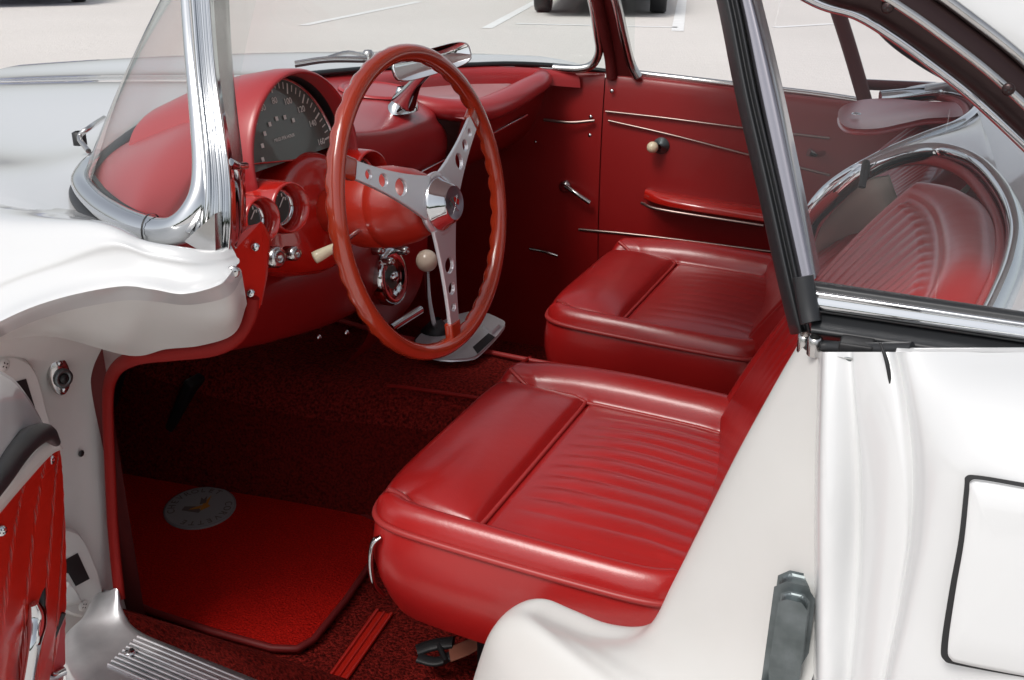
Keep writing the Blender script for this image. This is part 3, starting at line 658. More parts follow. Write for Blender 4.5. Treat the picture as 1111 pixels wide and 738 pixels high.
# lower driver's panel under the column and centre stack
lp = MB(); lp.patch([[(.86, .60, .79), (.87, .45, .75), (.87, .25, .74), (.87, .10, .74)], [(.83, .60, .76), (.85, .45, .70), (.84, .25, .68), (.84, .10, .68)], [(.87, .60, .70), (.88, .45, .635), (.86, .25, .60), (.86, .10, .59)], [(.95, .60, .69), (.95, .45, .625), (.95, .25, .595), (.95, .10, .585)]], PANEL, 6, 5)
lpo = lp.build('lower_dash_panel', dash)
for a, b in ((299, 367), (346, 366), (376, 361)): screw(lpo, W(a, b, y=.32), (-1, .2, .1), .004, CHROME)
cs = MB(); cs.patch([[(.86, .14, .76), (.86, .02, .77), (.87, -.10, .77)], [(.845, .135, .70), (.845, .02, .70), (.86, -.10, .70)], [(.85, .13, .60), (.85, .02, .60), (.865, -.095, .60)], [(.87, .11, .53), (.87, .02, .53), (.885, -.08, .53)], [(.93, .10, .46), (.93, .02, .46), (.94, -.07, .46)]], PANEL, 5, 5)
cs.patch([[(.87, -.10, .77), (.95, -.12, .77)], [(.86, -.10, .70), (.95, -.12, .70)], [(.865, -.095, .60), (.95, -.12, .6)], [(.885, -.08, .53), (.97, -.12, .53)], [(.94, -.07, .46), (1.0, -.12, .46)]], PANEL, 5, 5)
cso = cs.build('centre_console', car)
ck = MB(); c_ = W(424, 300, y=.09); a_ = (-1, .1, .12); ck.lathe([(-.03, .043), (.0, .043), (.008, .040), (.010, .033), (.004, .025), (.002, .018)], c_, a_, CHROME, seg=36, scale=(.9, 1.15)); ck.lathe([(.002, .018), (.003, .0001)], c_, a_, DIAL, seg=30, scale=(.9, 1.15))
ck.lathe([(.003, .008), (.012, .008), (.014, .001)], c_, a_, CHROME, seg=20)
ck.build('clock', cso)
cm = MB(); cm.tube([W(424, 356, y=.13), W(456, 336, y=.05)], .0075, CHROME, seg=10); cm.build('console_moulding', cso)

# rear view mirror
rm = MB(); 
ex_ = W(511, 52, y=-.06) - W(427, 76, y=.04); ex_ /= np.linalg.norm(ex_); up_ = np.array((.10, -.25, 1.)); up_ -= ex_ * (up_ @ ex_); up_ /= np.linalg.norm(up_); nn = np.cross(ex_, up_); nn = nn if nn[0] < 0 else -nn
cen = (W(511, 52, y=-.06) + W(427, 76, y=.04)) / 2 ; hl = np.linalg.norm(W(511, 52, y=-.06) - W(427, 76, y=.04)) / 2
cen = cen + (0, 0, -.004)
out = []
for t in np.linspace(0, 2 * math.pi, 41)[:-1]:
    cx_, sy_ = math.cos(t), math.sin(t); cx_ = math.copysign(abs(cx_) ** .45, cx_); sy_ = math.copysign(abs(sy_) ** .6, sy_); out.append((cx_, sy_))
def mring(k, off, h=.020): return [cen + ex_ * (a * hl * k) + up_ * (b * h * (k if k < 1 else 1)) + nn * off for a, b in out]
rm.grid([mring(1, .0), mring(1.02, -.004), mring(.96, -.012), mring(.7, -.02), mring(.3, -.022), mring(.01, -.022)], mat('mirror_back', (.06, .055, .055), .35, metal=.6), cu=True); rmo = rm.build('rear_view_mirror', car)
rg = MB(); rg.grid([mring(1, .0), mring(.97, .002), mring(.95, .001), mring(.01, .001)], MIRROR, cu=True); rg.build('mirror_glass', rmo)
rs = MB(); mb0 = np.array((.925, -.14, .868))
tp_ = cen + nn * -.018
rs.tube([W(438, 112, z=.885), (W(438, 112, z=.885) + tp_) / 2 + (0, 0, .0), tp_ + (0, 0, -.01)], [.022, .010, .008], CHROME, seg=14, n=6)
b0 = W(437, 113, z=.882); rs.lathe([(-.012, .040), (.002, .036), (.010, .022), (.03, .012)], b0, (0, 0, 1), CHROME, seg=24, up=(1, 0, 0), scale=(1, .6)); rs.build('mirror_stem', rmo)

# ---- steering wheel -----------------------------------------------------------
sa = np.cross([0, 0, 1], AX); sa /= np.linalg.norm(sa); sb = np.cross(AX, sa)
rim = MB(); G = []
for i in range(240):
    u = 2 * math.pi * i / 240; rdv = math.cos(u) * sa + math.sin(u) * sb; row = []
    for j in range(16):
        v_ = 2 * math.pi * j / 16; r = .0105
        back = max(0, -math.sin(v_)); r += back * .0042 * (abs(math.sin(u * 22)) ** .7 - .5)
        row.append(WC + rdv * (.189 + r * math.cos(v_)) + AX * r * math.sin(v_) * 1.05)
    G.append(row)
rim.grid(G, WHEELR, cu=True, cv=True); whl = rim.build('steering_wheel', car)
dsh_off = .018
for deg in (30, 153, 272):
    u = rad(deg); mb = MB()
    # the arm runs from the rim plane up to the raised hub
    ri = WC + .030 * (math.cos(u) * sa + math.sin(u) * sb) + AX * dsh_off; ro = WC + .178 * (math.cos(u) * sa + math.sin(u) * sb) + AX * .002
    e1 = ro - ri; Ln = np.linalg.norm(e1); e1 /= Ln; e2 = np.cross(AX, e1); e2 /= np.linalg.norm(e2)
    out_ = []
    for t in np.linspace(0, 1, 12): out_.append((t * Ln, .0100 + .017 * (1 - t) ** 2.2))
    outl = out_ + [(a, -b) for a, b in out_[::-1]]
    holes = []
    for c0, r0 in ((.052, .0115), (.084, .0088), (.110, .0066)):
        holes.append([(c0 + r0 * math.cos(t), r0 * math.sin(t)) for t in np.linspace(0, 2 * math.pi, 25)[:-1]])
    flat_shape(mb, [outl] + holes, ri, e1, e2, .0035, SPOKE); so1 = mb.build('spoke', whl)
    mb = MB(); mb.box(tuple(ro - e1 * .004 - AX * .002), (.030, .026, .012), WHEELR, rot=Matrix((e1, e2, np.cross(e1, e2))).transposed(), bev=.004); mb.build('spoke_socket', whl)
hb = MB(); HC = WC + AX * dsh_off
hb.lathe([(-.004, .030), (-.004, .040), (.0, .041), (.003, .040), (.003, .030)], HC - AX * .001, AX, SPOKE, seg=40)
hb.lathe([(-.008, .034), (.002, .036), (.006, .034), (.011, .029), (.0215, .0235), (.023, .0215)], HC, AX, CHROME, seg=40)
hb.lathe([(.023, .0215), (.0215, .020), (.0215, .0001)], HC, AX, mat('horn_emblem', (.22, .18, .21), .3, metal=.6), seg=32)
e1 = -sa if (-sa)[1] < 0 else sa
# crossed flags emblem
flag1 = [(-.012, .001), (-.002, .0075), (.0, .002), (-.0095, -.005)]
for sg, mm in ((1, DIAL), (-1, REDP)):
    hb.slab([HC + AX * .0222 + e1 * a * sg + sb * b for a, b in flag1], AX * .0006, mm)
hb.tube([HC + AX * .0226 + e1 * .006 - sb * .012, HC + AX * .0226 - e1 * .010 + sb * .008], .0006, CHROME, seg=5, n=1)
hb.tube([HC + AX * .0226 - e1 * .006 - sb * .012, HC + AX * .0226 + e1 * .010 + sb * .008], .0006, CHROME, seg=5, n=1)
hb.build('horn_button', whl)
cv_ = MB(); cv_.lathe([(.006, .02), (.004, .036), (-.004, .040), (-.02, .047), (-.05, .053), (-.062, .0535), (-.063, .0525), (-.065, .0535), (-.10, .052), (-.125, .045), (-.14, .03), (-.30, .03)], WC, AX, mat('column_paint', (.40, .020, .009), .35, coat=.4, coatr=.15), seg=44); cv_.build('steering_column', car)
tsn = MB(); A = W(402, 242, y=.375); B = W(364, 268, y=.44); C = W(341, 280, y=.46)
tsn.tube([A, B], .0032, CHROME, seg=10, n=2); tsn.lathe([(-.004, .008), (.003, .007), (.006, .004)], A, B - A, CHROME, seg=14)
tso = tsn.build('turn_signal_lever', car)
mb = MB(); D = (C - B) / np.linalg.norm(C - B); L = np.linalg.norm(C - B); mb.lathe([(-.002, .0035), (0, .0055), (L * .8, .0078), (L, .0078), (L + .001, .005), (L - .002, .0001)], B, D, IVORY, seg=18); mb.build('lever_knob', tso)

# ---- shifter and console plate ---------------------------------------------------
sh = MB(); kb_ = W(463, 283, y=.02); bt = W(474, 366, z=.455)
sh.tube([bt, (bt * .5 + kb_ * .5) + (.006, 0, 0), kb_], .005, CHROMED, seg=10); sho = sh.build('gear_lever', car)
mb = MB(); mb.lathe([(-.019 * math.cos(t), max(.0001, .0185 * math.sin(t))) for t in np.linspace(0, math.pi, 16)], kb_, (0, 0, 1), mat('ivory_knob', (.62, .50, .40), .3, coat=.5), seg=24, up=(1, 0, 0)); mb.build('gear_knob', sho)
bo = MB(); bo.lathe([(-.005, .045), (.005, .042), (.02, .026), (.022, .030), (.035, .016), (.045, .009)], bt + (0, 0, -.008), (0, 0, 1), BLACK, seg=24, up=(1, 0, 0)); bo.build('gear_boot', sho)
pz = .462
PL = [W(452, 372, z=pz), W(484, 350, z=pz), W(516, 341, z=pz), W(541, 349, z=pz), W(546, 357, z=pz), W(524, 382, z=pz), W(508, 391, z=pz), W(470, 390, z=pz)]
mb = MB(); P_ = cr(PL, 4, closed=True); mb.slab(P_, (0, 0, .006), SPOKE, True); plo = mb.build('console_plate', car, bevel=.002)
mb = MB(); mb.slab([W(513, 377, z=pz + .007), W(530, 362, z=pz + .007), W(537, 366, z=pz + .007), W(518, 384, z=pz + .007)], (0, 0, .001), BLACK); mb.build('ashtray', plo)
mb = MB(); mb.slab([W(524, 356, z=pz + .007), W(534, 350, z=pz + .007), W(542, 355, z=pz + .007), W(533, 363, z=pz + .007)], (0, 0, .008), SPOKE); mb.build('ashtray_lid', plo, bevel=.002)
mb = MB(); mb.lathe([(0, .011), (.006, .011), (.007, .008), (.003, .0001)], W(511, 349, z=pz + .007), (0, 0, 1), CHROME, seg=18, up=(1, 0, 0)); mb.lathe([(.004, .007), (.0045, .0001)], W(511, 349, z=pz + .007), (0, 0, 1), BLACK, seg=18, up=(1, 0, 0)); mb.build('cigarette_lighter', plo)

# ---- seats --------------------------------------------------------------------
RIB = [1.0]
SW, SL = .235, .20     # half width, half length of the cushion
def cush_h(s, t, edge):
    """height over the base plane; s across -1..1 (1 = outboard), t -1 front .. 1 rear"""
    d = edge * .2; r = .020
    h = -(r - math.sqrt(max(0, r * r - max(0, r - d) ** 2)))
    a = abs(s); q = .69 if s < 0 else .86
    if a > q:
        k = (a - q) / (1 - q); h += (.016 if s < 0 else .008) * math.sin(math.pi * min(1, k * 1.05)) ** .8 - .0
        h += .004
    else:
        if t < -.30:
            k = (t + 1) / .70; h += .020 * math.sin(math.pi * min(1, max(0, k * .9 + .1))) ** .8 * (1 - (a / q) ** 6) + .002
        else:
            k = (t + .30) / 1.30; pl_ = abs(math.sin((s + .004 * math.sin(t * 9 + s * 5)) / .76 * math.pi * 6.0)) ** .55
            inn_ = max(0, 1 - (a / (q * .93)) ** 14) * min(1, max(0, (t + .20) / .25)) * min(1, max(0, (.98 - t) / .08))
            h += -.004 + .0042 * RIB[0] * pl_ * (.75 + .25 * math.sin(s * 3 + t * 4 + 1)) * inn_ + .010 * math.sin(math.pi * min(1, k)) * (1 - (a / q) ** 4)
    for g0, gw in ((abs(a - q), .02),):
        if g0 < gw * 3: h -= .006 * math.exp(-(g0 / gw) ** 2) * min(1, d / .02)
    if a < q: h -= .008 * math.exp(-((t + .30) / .03) ** 2)
    h -= .010 * (t + 1) * .8
    if s < -.69: h += .014 * math.sin(math.pi / 2 * min(1, (t + 1) / 1.1)) * math.sin(math.pi * min(1, (a - q) / (1 - q)) ) ** .7
    return h
def sq(s, t, p=9):
    m = max(abs(s), abs(t)); 
    if m < 1e-6: return s, t
    n = (abs(s) ** p + abs(t) ** p) ** (1 / p); pp_ = 1 + 0 * m
    k = m / n; k = 1 - (1 - k) * m ** 3
    return s * k, t * k
def spt(s, t, lift=0, drop=None, sc=1.0):
    a, b = sq(s, t); e = 1 - max(abs(s), abs(t))
    h = cush_h(s, t, e) if drop is None else drop
    bow = 1 + .02 * math.cos(b * 1.4)
    return np.array((-b * SL * sc, a * SW * sc * bow, h + lift))
def make_seat(loc, rib):
    RIB[0] = rib
    N, M = 150, 110; G = []
    ss = np.sin(np.linspace(-1, 1, N) * math.pi / 2) * .35 + np.linspace(-1, 1, N) * .65
    tt = np.sin(np.linspace(-1, 1, M) * math.pi / 2) * .35 + np.linspace(-1, 1, M) * .65
    mb = MB(); mb.grid([[spt(s, t) for s in ss] for t in tt], VINYL)
    # skirt
    per = [(s, -1) for s in np.linspace(-1, 1, 40)] + [(1, t) for t in np.linspace(-1, 1, 34)[1:]] + [(s, 1) for s in np.linspace(1, -1, 40)[1:]] + [(-1, t) for t in np.linspace(1, -1, 34)[1:-1]]
    def ring(sc, z): return [np.array((p_[0] * sc, p_[1] * sc, z - .010 * .8 * (t + 1))) for (s, t), p_ in [((s, t), spt(s, t, drop=0)) for s, t in per]]
    mb.grid([ring(1, -.020), ring(1.010, -.028), ring(1.022, -.05), ring(1.022, -.075), ring(1.005, -.10), ring(.975, -.125), ring(.93, -.15)], VINYL, cu=True)
    o = mb.build('seat', car); o.location = loc; o.rotation_euler = (0, 0, 0)
    pm = MB()
    pm.tube([p_ + (0, 0, .003) for p_ in ring(1.006, -.019)], .0042, PIPE, seg=8, n=1, closed=True)
    for sg in (1, -1):
        q = .86 if sg > 0 else .69
        L = [spt(sg * (q + .0 + .08 * max(0, (-.80 - t) / .2)), t, .0035) for t in np.linspace(-.93, .97, 22)]; pm.tube(L, .0035, PIPE, seg=8, n=2)
    pm.tube([spt(s, -.30, .0045) for s in np.linspace(-.69, .86, 18)], .003, PIPE, seg=8, n=2)
    pm.build('piping', o)
    return o
def make_back(parent):
    """backrest: lies in its own plane (u across, v up), leaning rearwards"""
    mb = MB(); N, M = 100, 100; hw, hh = .225, .24
    lean = rad(28); up = np.array((-math.sin(lean), 0, math.cos(lean))); fn = np.array((math.cos(lean), 0, math.sin(lean))); base = np.array((0, 0, 0.))
    def bp(s, t, off=0, side=1):
        a, b = sq(s, t, 4 if t > 0 else 8); d = (1 - max(abs(s), abs(t))) * .22; r = .035
        h = -(r - math.sqrt(max(0, r * r - max(0, r - d) ** 2)))
        if side > 0 and max(abs(s), abs(t)) < .8: h += .004 * abs(math.sin(s * math.pi * 8.5)) ** .55 * min(1, (.8 - max(abs(s), abs(t))) / .04) * min(1, max(0, (t + .35) / .3))
        if side > 0: h += .012 * (1 - (s * s)) * (1 - t * t) - .006 * math.exp(-((max(abs(s), abs(t)) - .82) / .03) ** 2)
        v_ = b * hh + hh * .92; tx, tz = -(.38 + .68 * v_), .93 - .24 * v_; ln_ = math.hypot(tx, tz); fn = np.array((tz / ln_, 0, -tx / ln_))
        return base + np.array((0, 1, 0)) * a * hw + np.array((-(.38 * v_ + (.34 * v_ * v_)), 0, .93 * v_ - .12 * v_ * v_)) + fn * (((h + .035 + off) if side > 0 else -(h + .035) * .45) + .06 * max(0, (.3 - s) / 1.3) ** 2)
    lnp = np.linspace(-1, 1, 110); G = [[bp(s, t) for s in lnp] for t in lnp]; mb.grid(G, VINYL)
    G2 = [[bp(s, t, 0, -1) for s in np.linspace(-1, 1, 30)] for t in np.linspace(-1, 1, 30)]; mb.grid(G2, BEIGE)
    o = mb.build('backrest', parent); o.location = (-.190, 0, -.07)
    return bp
st1 = make_seat((.388, .365, .540), 1.0); bpf = make_back(st1)
tag(st1, 'driver seat with creased pleated cushion'); 
# copy for the passenger's side
st2 = make_seat((.442, -.325, .542), .25); st2['label'] = 'passenger seat with smoother cushion'
bk2 = bpy.data.objects['backrest'].copy(); COL.objects.link(bk2); bk2.parent = st2; bk2.rotation_euler = (0, rad(-9), 0); bk2.location = (-.165, 0, -.07)
mb = MB(); P_ = [np.array(p_) - np.array(st1.location) for p_ in (W(413, 582, y=.60), W(404, 590, y=.605), W(402, 612, y=.60), W(406, 634, y=.595), W(416, 646, y=.58))]
mb.tube(P_, [.003, .005, .006, .005, .004], CHROME, seg=10, n=6, flat=(1.2, .6)); mb.build('seat_lever', st1)
rk_ = MB(); rk_.box((.36, .35, .31), (.24, .30, .2), BLACK); rk_.build('seat_track', st1); rk_.v = [(a - .385, b - .362, c_ - .552) for a, b, c_ in rk_.v]; bpy.data.objects['seat_track'].data.clear_geometry(); bpy.data.objects['seat_track'].data.from_pydata(rk_.v, [], rk_.f)
# seat belt buckle on the sill carpet
bu = MB(); A = W(470, 708, z=.255); B = W(502, 700, z=.265); C = W(530, 690, z=.30)
bu.tube([W(452, 706, z=.25), W(470, 700, z=.255), W(492, 697, z=.262)], .006, BLACK, seg=8, flat=(2, .8)); bu.tube([W(454, 714, z=.25), W(474, 718, z=.25), W(496, 708, z=.258)], .005, BLACK, seg=8, flat=(2, .8))
bu.tube([W(476, 700, z=.258), W(484, 718, z=.256)], .004, BLACK, seg=8)
buo = bu.build('seat_belt_buckle', car)
bt_ = MB(); bt_.tube([W(488, 710, z=.258), W(512, 700, z=.27), W(540, 680, z=.30)], .016, mat('belt_web', (.30, .10, .06), .8), seg=10, flat=(1, .12), n=5); bt_.build('belt_webbing', buo)

# ---- rear of the opening: white quarter with jamb ---------------------------------
q_ = MB()
# inner face from diagonal edge to the outer rib; rows top -> bottom
DI = [W(868, 372, y=.70), W(842, 416, y=.70), W(800, 492, y=.70), W(760, 572, y=.70), W(730, 632, y=.70), W(707, 676, y=.70), W(680, 693, y=.705), W(640, 690, y=.705), W(600, 674, y=.705), W(572, 663, y=.71), (W(550, 666, y=.71)), W(533, 684, y=.71), W(522, 712, y=.705), W(508, 760, y=.70)]
DO = [W(888, 380, y=.745), W(888, 430, y=.76), W(886, 500, y=.775), W(884, 560, y=.79), W(884, 620, y=.80), W(884, 690, y=.81), W(880, 740, y=.82), W(850, 790, y=.83), W(800, 810, y=.83), W(760, 820, y=.83), W(700, 830, y=.83), W(640, 840, y=.83), W(600, 850, y=.83), W(560, 870, y=.83)]
IN = [p_ + np.array([-.01, -.03, -.004]) for p_ in DI]
M1 = [a * .88 + b * .12 + np.array([-.000, .012, .004]) for a, b in zip(DI, DO)]
M2 = [a * .5 + b * .5 + np.array([0, .010, 0]) for a, b in zip(DI, DO)]
q_.patch([[p_ + np.array([-.012, -.035, -.05]) for p_ in DI], IN, DI, M1, M2, DO], WJAMB, 6, 7)
# ribs of the jamb towards the fender: vertical bands
def band(pxs, ys_, m=WJAMB):
    pys = (382, 430, 500, 580, 660, 760, 900); R = []; pxs = [list(c_) + [c_[-1] - 6] for c_ in pxs]; ys_ = [list(c_) + [c_[-1] + .004] for c_ in ys_]
    for pxr, yr in zip(pxs, ys_): R.append([W(px_, py_, y=y_) for px_, py_, y_ in zip(pxr, pys, yr)])
    return R
B1 = [[885, 885, 883, 881, 881, 879], [893, 891, 889, 888, 888, 887], [905, 905, 906, 905, 902, 900], [922, 925, 930, 930, 926, 918], [927, 931, 937, 938, 934, 925], [944, 952, 958, 957, 950, 938], [964, 972, 978, 980, 968, 950], [972, 982, 990, 988, 975, 957]]
Y1 = [[.735, .75, .765, .78, .79, .81], [.765, .78, .797, .812, .822, .84], [.768, .784, .80, .815, .826, .844], [.765, .778, .79, .80, .815, .835], [.770, .785, .80, .812, .826, .842], [.778, .795, .812, .825, .836, .85], [.782, .80, .818, .832, .842, .855], [.775, .795, .815, .83, .842, .855]]
q_.patch(band(B1, Y1), WHITE, 6, 5)
# outer fender
B2 = [[972, 982, 990, 988, 975, 957], [990, 998, 1005, 1003, 990, 972], [1050, 1050, 1050, 1050, 1050, 1050], [1130, 1130, 1130, 1130, 1130, 1130], [1300, 1300, 1300, 1300, 1300, 1300]]
Y2 = [[.775, .795, .815, .83, .842, .855], [.785, .808, .832, .847, .857, .868], [.775, .815, .845, .858, .868, .878], [.77, .815, .85, .866, .876, .884], [.75, .80, .85, .87, .88, .885]]
_b = band(B2, Y2); _l = _b[-1]; _b += [[p_ + np.array((-dx_, dy_, 0)) for p_ in _l] for dx_, dy_ in ((.35, .0), (.8, -.02), (1.4, -.12))]
q_.patch(_b, WHITE, 6, 6)
# top shoulder running under the hardtop
T0 = WY((972, 382, .775), (1050, 382, .775), (1130, 382, .77), (1300, 382, .75)); T1 = [p_ + np.array([0, -.014, -.003]) for p_ in T0]; T2 = [p_ + np.array([0, -.045, -.035]) for p_ in T0]
q_.patch([T2, T1, T0], WHITE, 6, 4)
T0 = WY((888, 380, .745), (905, 386, .768), (925, 389, .77), (950, 389, .778), (972, 383, .775)); q_.patch([[p_ + np.array([0, -.05, -.05]) for p_ in T0], T0], WJAMB, 5, 3)
qo = q_.build('rear_quarter', car)
# small screws on the jamb tip
for a, b, y in ((873, 369, .72), (884, 372, .745)):
    mb = MB(); mb.lathe([(-.01, .0055), (.004, .0055), (.005, .004)], W(a, b, y=y), (0, .2, 1), CHROMED, seg=10, up=(1, 0, 0)); mb.build('jamb_screw', qo)
# latch plate block between top & jamb
mb = MB(); mb.box(tuple(W(929, 379, y=.752)), (.024, .02, .014), BLACK, bev=.002); mb.box(tuple(W(929, 389, y=.762)), (.022, .012, .004), LATCH, bev=.001); mb.build('latch_bracket', qo)
mb = MB(); mb.tube(WY((955, 372, .785), (962, 392, .79), (965, 410, .793), (967, 430, .797)), [.0008, .0015, .0012, .0003], BLACK, seg=6, n=5); mb.build('panel_chip', qo)
mb = MB(); mb.tube(WY((878, 375, .738), (930, 379, .752), (990, 379, .765)), .0055, RUBBER, seg=8, n=5); mb.build('jamb_gasket', qo)
# striker
mb = MB(); c_ = W(860, 684, y=.795); Rr = Matrix.Rotation(rad(-14), 3, 'Z') @ Matrix.Rotation(rad(2), 3, 'Y')
P_ = [(-.012, .045), (-.006, .050), (.006, .050), (.011, .043), (.012, -.06), (.006, -.075), (-.012, -.075), (-.014, -.06)]
mb.slab([c_ + np.array((-a, 0, b)) for a, b in P_], (0, .016, 0), LATCH); sk = mb.build('door_striker', qo, bevel=.004)
mb = MB(); mb.slab([c_ + np.array((-a * .72 - .001, .016, b * .6 + .014)) for a, b in P_], (0, .012, 0), LATCH); mb.build('striker_wedge', sk, bevel=.004)
mb = MB(); mb.slab([c_ + np.array((-a * .8 + .004, .014, b * .3 - .055)) for a, b in P_], (0, .010, 0), LATCH); mb.build('striker_block', sk, bevel=.003)
# fuel door: dark gap & inset door
yf = .862
FD = [(1048, 517), (1062, 516), (1111, 524), (1180, 536), (1180, 745), (1111, 735), (1040, 722), (1024, 716), (1021, 700), (1030, 640), (1040, 585), (1046, 530)]
def fpts(sc, dy):
    cx_, cy_ = 1100, 628
    out = []
    for a, b in FD:
        a2, b2 = cx_ + (a - cx_) * sc[0], cy_ + (b - cy_) * sc[1]; out.append((a2, b2))
    return out
def fy(a, b):     # outer skin depth at that point
    t = np.interp(b, (382, 430, 500, 580, 660, 760), (.775, .815, .848, .862, .872, .881)); return t
mb = MB(); P_ = cr([W(a, b, y=fy(a, b) + .0040) for a, b in fpts((1, 1), 0)], 5, closed=True); n_ = len(P_)
P2 = cr([W(a, b, y=fy(a, b) + .0042) for a, b in fpts((.90, .955), 0)], 5, closed=True)
mb.grid([P_, P2], BLACK, cu=True, smooth=False); fg = mb.build('fuel_door_gap', qo)
mb = MB(); P3 = [p_ + np.array((0, .003, 0)) for p_ in P2]; rings = [P2, P3]
for k_ in (.985, .96, .7, .4, .02):
    rings.append(cr([W(a, b, y=fy(a, b) + .0078 if k_ < .98 else fy(a, b) + .0070) for a, b in fpts((.90 * k_, .955 * k_), 0)], 5, closed=True))
mb.grid(rings, WHITE, cu=True); mb.add(rings[-1], [tuple(range(n_))], WHITE, False); mb.build('fuel_door', car)

# ---- hardtop -------------------------------------------------------------------
ht = MB()
stn = [(.62, .60, 1.235, 1.262), (.45, .61, 1.225, 1.275), (.3, .60, 1.19, 1.28), (.19, .59, 1.155, 1.278), (.09, .58, 1.112, 1.27), (.0, .57, 1.075, 1.255), (-.08, .56, 1.03, 1.235), (-.18, .55, .975, 1.2), (-.3, .54, .92, 1.14), (-.5, .5, .89, 1.02), (-.7, .45, .87, .91)]
rows = []
for x, ye, ze, zc in stn:
    half = [(x, ye, ze), (x, ye * .98, ze + (zc - ze) * .35 + .0), (x, ye * .86, ze + (zc - ze) * .68), (x, ye * .6, ze + (zc - ze) * .88), (x, ye * .3, zc - .004), (x, 0, zc)]
    rows.append(half + [(a, -b, c4) for a, b, c4 in half[-2::-1]])
ht.patch(rows[:8], WHITE, 4, 5); hto = ht.build('hardtop', car, solid=.012, off=1)
mb = MB(); mb.patch(rows[7:], GLASS, 4, 5); mb.build('rear_window', hto)
# edge channel running over the side glass
def fr(P, r, m, nm, flat=(1, 1), **k):
    mb = MB(); mb.tube(P, r, m, seg=12, n=7, flat=flat, **k); return mb.build(nm, hto)
E1 = [W(840, -60, y=.59), W(905, -22, y=.585), W(950, -8, y=.58), W(990, 16, y=.575), W(1030, 45, y=.57), W(1070, 76, y=.565), W(1111, 113, y=.56), W(1180, 180, y=.55)]
TRIMD = mat('dark_trim', (.035, .018, .018), .3, metal=.6)
fr([p_ for p_ in E1], .0165, TRIMD, 'drip_channel', (1, 1.2))
fr([p_ + np.array((-.014, .006, .018)) for p_ in E1], .0045, CHROMED, 'channel_moulding')
fr([p_ + np.array((.0, .020, .002)) for p_ in E1], .0035, CHROMED, 'channel_moulding')
fr([p_ + np.array((.012, .004, -.017)) for p_ in E1], .0045, CHROME, 'glass_moulding')
for a, b in ((963, 8), (1094, 97)):
    screw(hto, W(a, b, y=.598), (0, 1, .1), .005, TRIMD)
# front pillar: black rubber, chrome-backed strip
A_ = [(772, -40), (786, 0), (806, 100), (829, 200), (851, 300), (866, 362)]
yp = lambda py: .60 + .10 * (py + 40) / 400
mb = MB()
Lf = [W(a - 9, b, y=yp(b) - .02) for a, b in A_]; Md = [W(a + 2, b, y=yp(b) + .004) for a, b in A_]; Mm = [W(a + 8, b, y=yp(b) - .002) for a, b in A_]; Rt = [W(a + 13, b, y=yp(b) + .006) for a, b in A_]; R2 = [W(a + 16, b, y=yp(b) - .01) for a, b in A_]
mb.patch([[p_ + np.array((0, -.04, 0)) for p_ in Lf], Lf, Md, Mm, Rt, R2, [p_ + np.array((0, -.04, 0)) for p_ in R2]], RUBBER, 5, 4); mb.build('pillar_seal', hto, solid=.002)
PILL = mat('pillar_steel', (.30, .29, .32), .16, metal=.9, coat=.3)
mb = MB(); S1 = [W(a, b, y=yp(b) - .006) for a, b in ((789, -40), (802, 0), (822, 100), (843, 200), (865, 300))]; S2 = [W(a, b, y=yp(b) - .004) for a, b in ((805, -40), (818, 0), (842, 100), (863, 200), (884, 303))]
mb.patch([[p_ + np.array((0, -.03, 0)) for p_ in S1], S1, [(a + b) / 2 + np.array((0, .004, 0)) for a, b in zip(S1, S2)], S2, [p_ + np.array((0, -.03, 0)) for p_ in S2]], PILL, 5, 5); mb.build('pillar_trim', hto)
# bottom moulding and black seal
def bpt(px_, k, dy=0): return W(px_, 0, y=.7)
xsb = (880, 930, 1000, 1060, 1111, 1200, 1350)
top_ = [W(a, b, y=.715) for a, b in zip(xsb, (306, 313, 324, 333, 340, 352, 372))]
def rowb(dpy, y): return [W(a, 306 + (a - 880) * .147 + dpy, y=y) for a in xsb]
mb = MB(); mb.patch([rowb(-2, .69), rowb(-1, .705), rowb(3, .712), rowb(8, .714)], RUBBER, 4, 4)
mb.patch([rowb(30, .712), rowb(33, .722), rowb(38, .728), rowb(45, .736), rowb(52, .742), rowb(57, .738), rowb(62, .71)], RUBBER, 4, 4); mb.build('bottom_seal', hto)
mb = MB(); mb.patch([rowb(8, .714), rowb(9, .724), rowb(12, .727), rowb(16, .727), rowb(25, .729), rowb(29, .727), rowb(30, .715)], CHROME, 4, 4); mb.build('bottom_moulding', hto)
mb = MB(); mb.tube(WY((871, 300, .725), (876, 330, .73), (880, 350, .735)), .008, RUBBER, seg=10, n=4); mb.build('corner_seal', hto)
# side glass
gb = rowb(0, .704); gt = [W(818, -40, y=.60)] * 1 + [W(870, -30, y=.59), W(950, -4, y=.58), W(1020, 42, y=.572), W(1075, 84, y=.565), W(1180, 185, y=.55), W(1340, 340, y=.56)]
fr0 = [gb[0] * (1 - t) + gt[0] * t for t in (0, .33, .66, 1)]
mb = MB(); mb.patch([[a * (1 - t) + b * t + np.array((0, .012 * math.sin(math.pi * t), 0)) for a, b in zip(gb, gt)] for t in (0, .33, .66, 1)], PLEXI, 5, 5); mb.build('side_glass', hto)
# far side frame of the hardtop
fr(WY((896, -30, -.58), (905, 0, -.60), (921, 50, -.63), (938, 108, -.66)), .016, DKRED, 'window_pillar', (1, .8))
fr(WY((928, -10, -.58), (960, 35, -.60), (1000, 66, -.62), (1045, 92, -.65), (1090, 120, -.66)), .010, TRIMD, 'drip_channel')
fr(WY((935, 92, -.69), (960, 93, -.69), (1045, 98, -.69), (1120, 108, -.69)), .010, DKRED, 'belt_seal')
fr(WY((938, 88, -.70), (960, 89, -.70), (1045, 93, -.70), (1120, 101, -.70)), .004, CHROME, 'belt_moulding')

# ---- rear deck with twin bays and chrome lips -----------------------------------------
dk = MB()
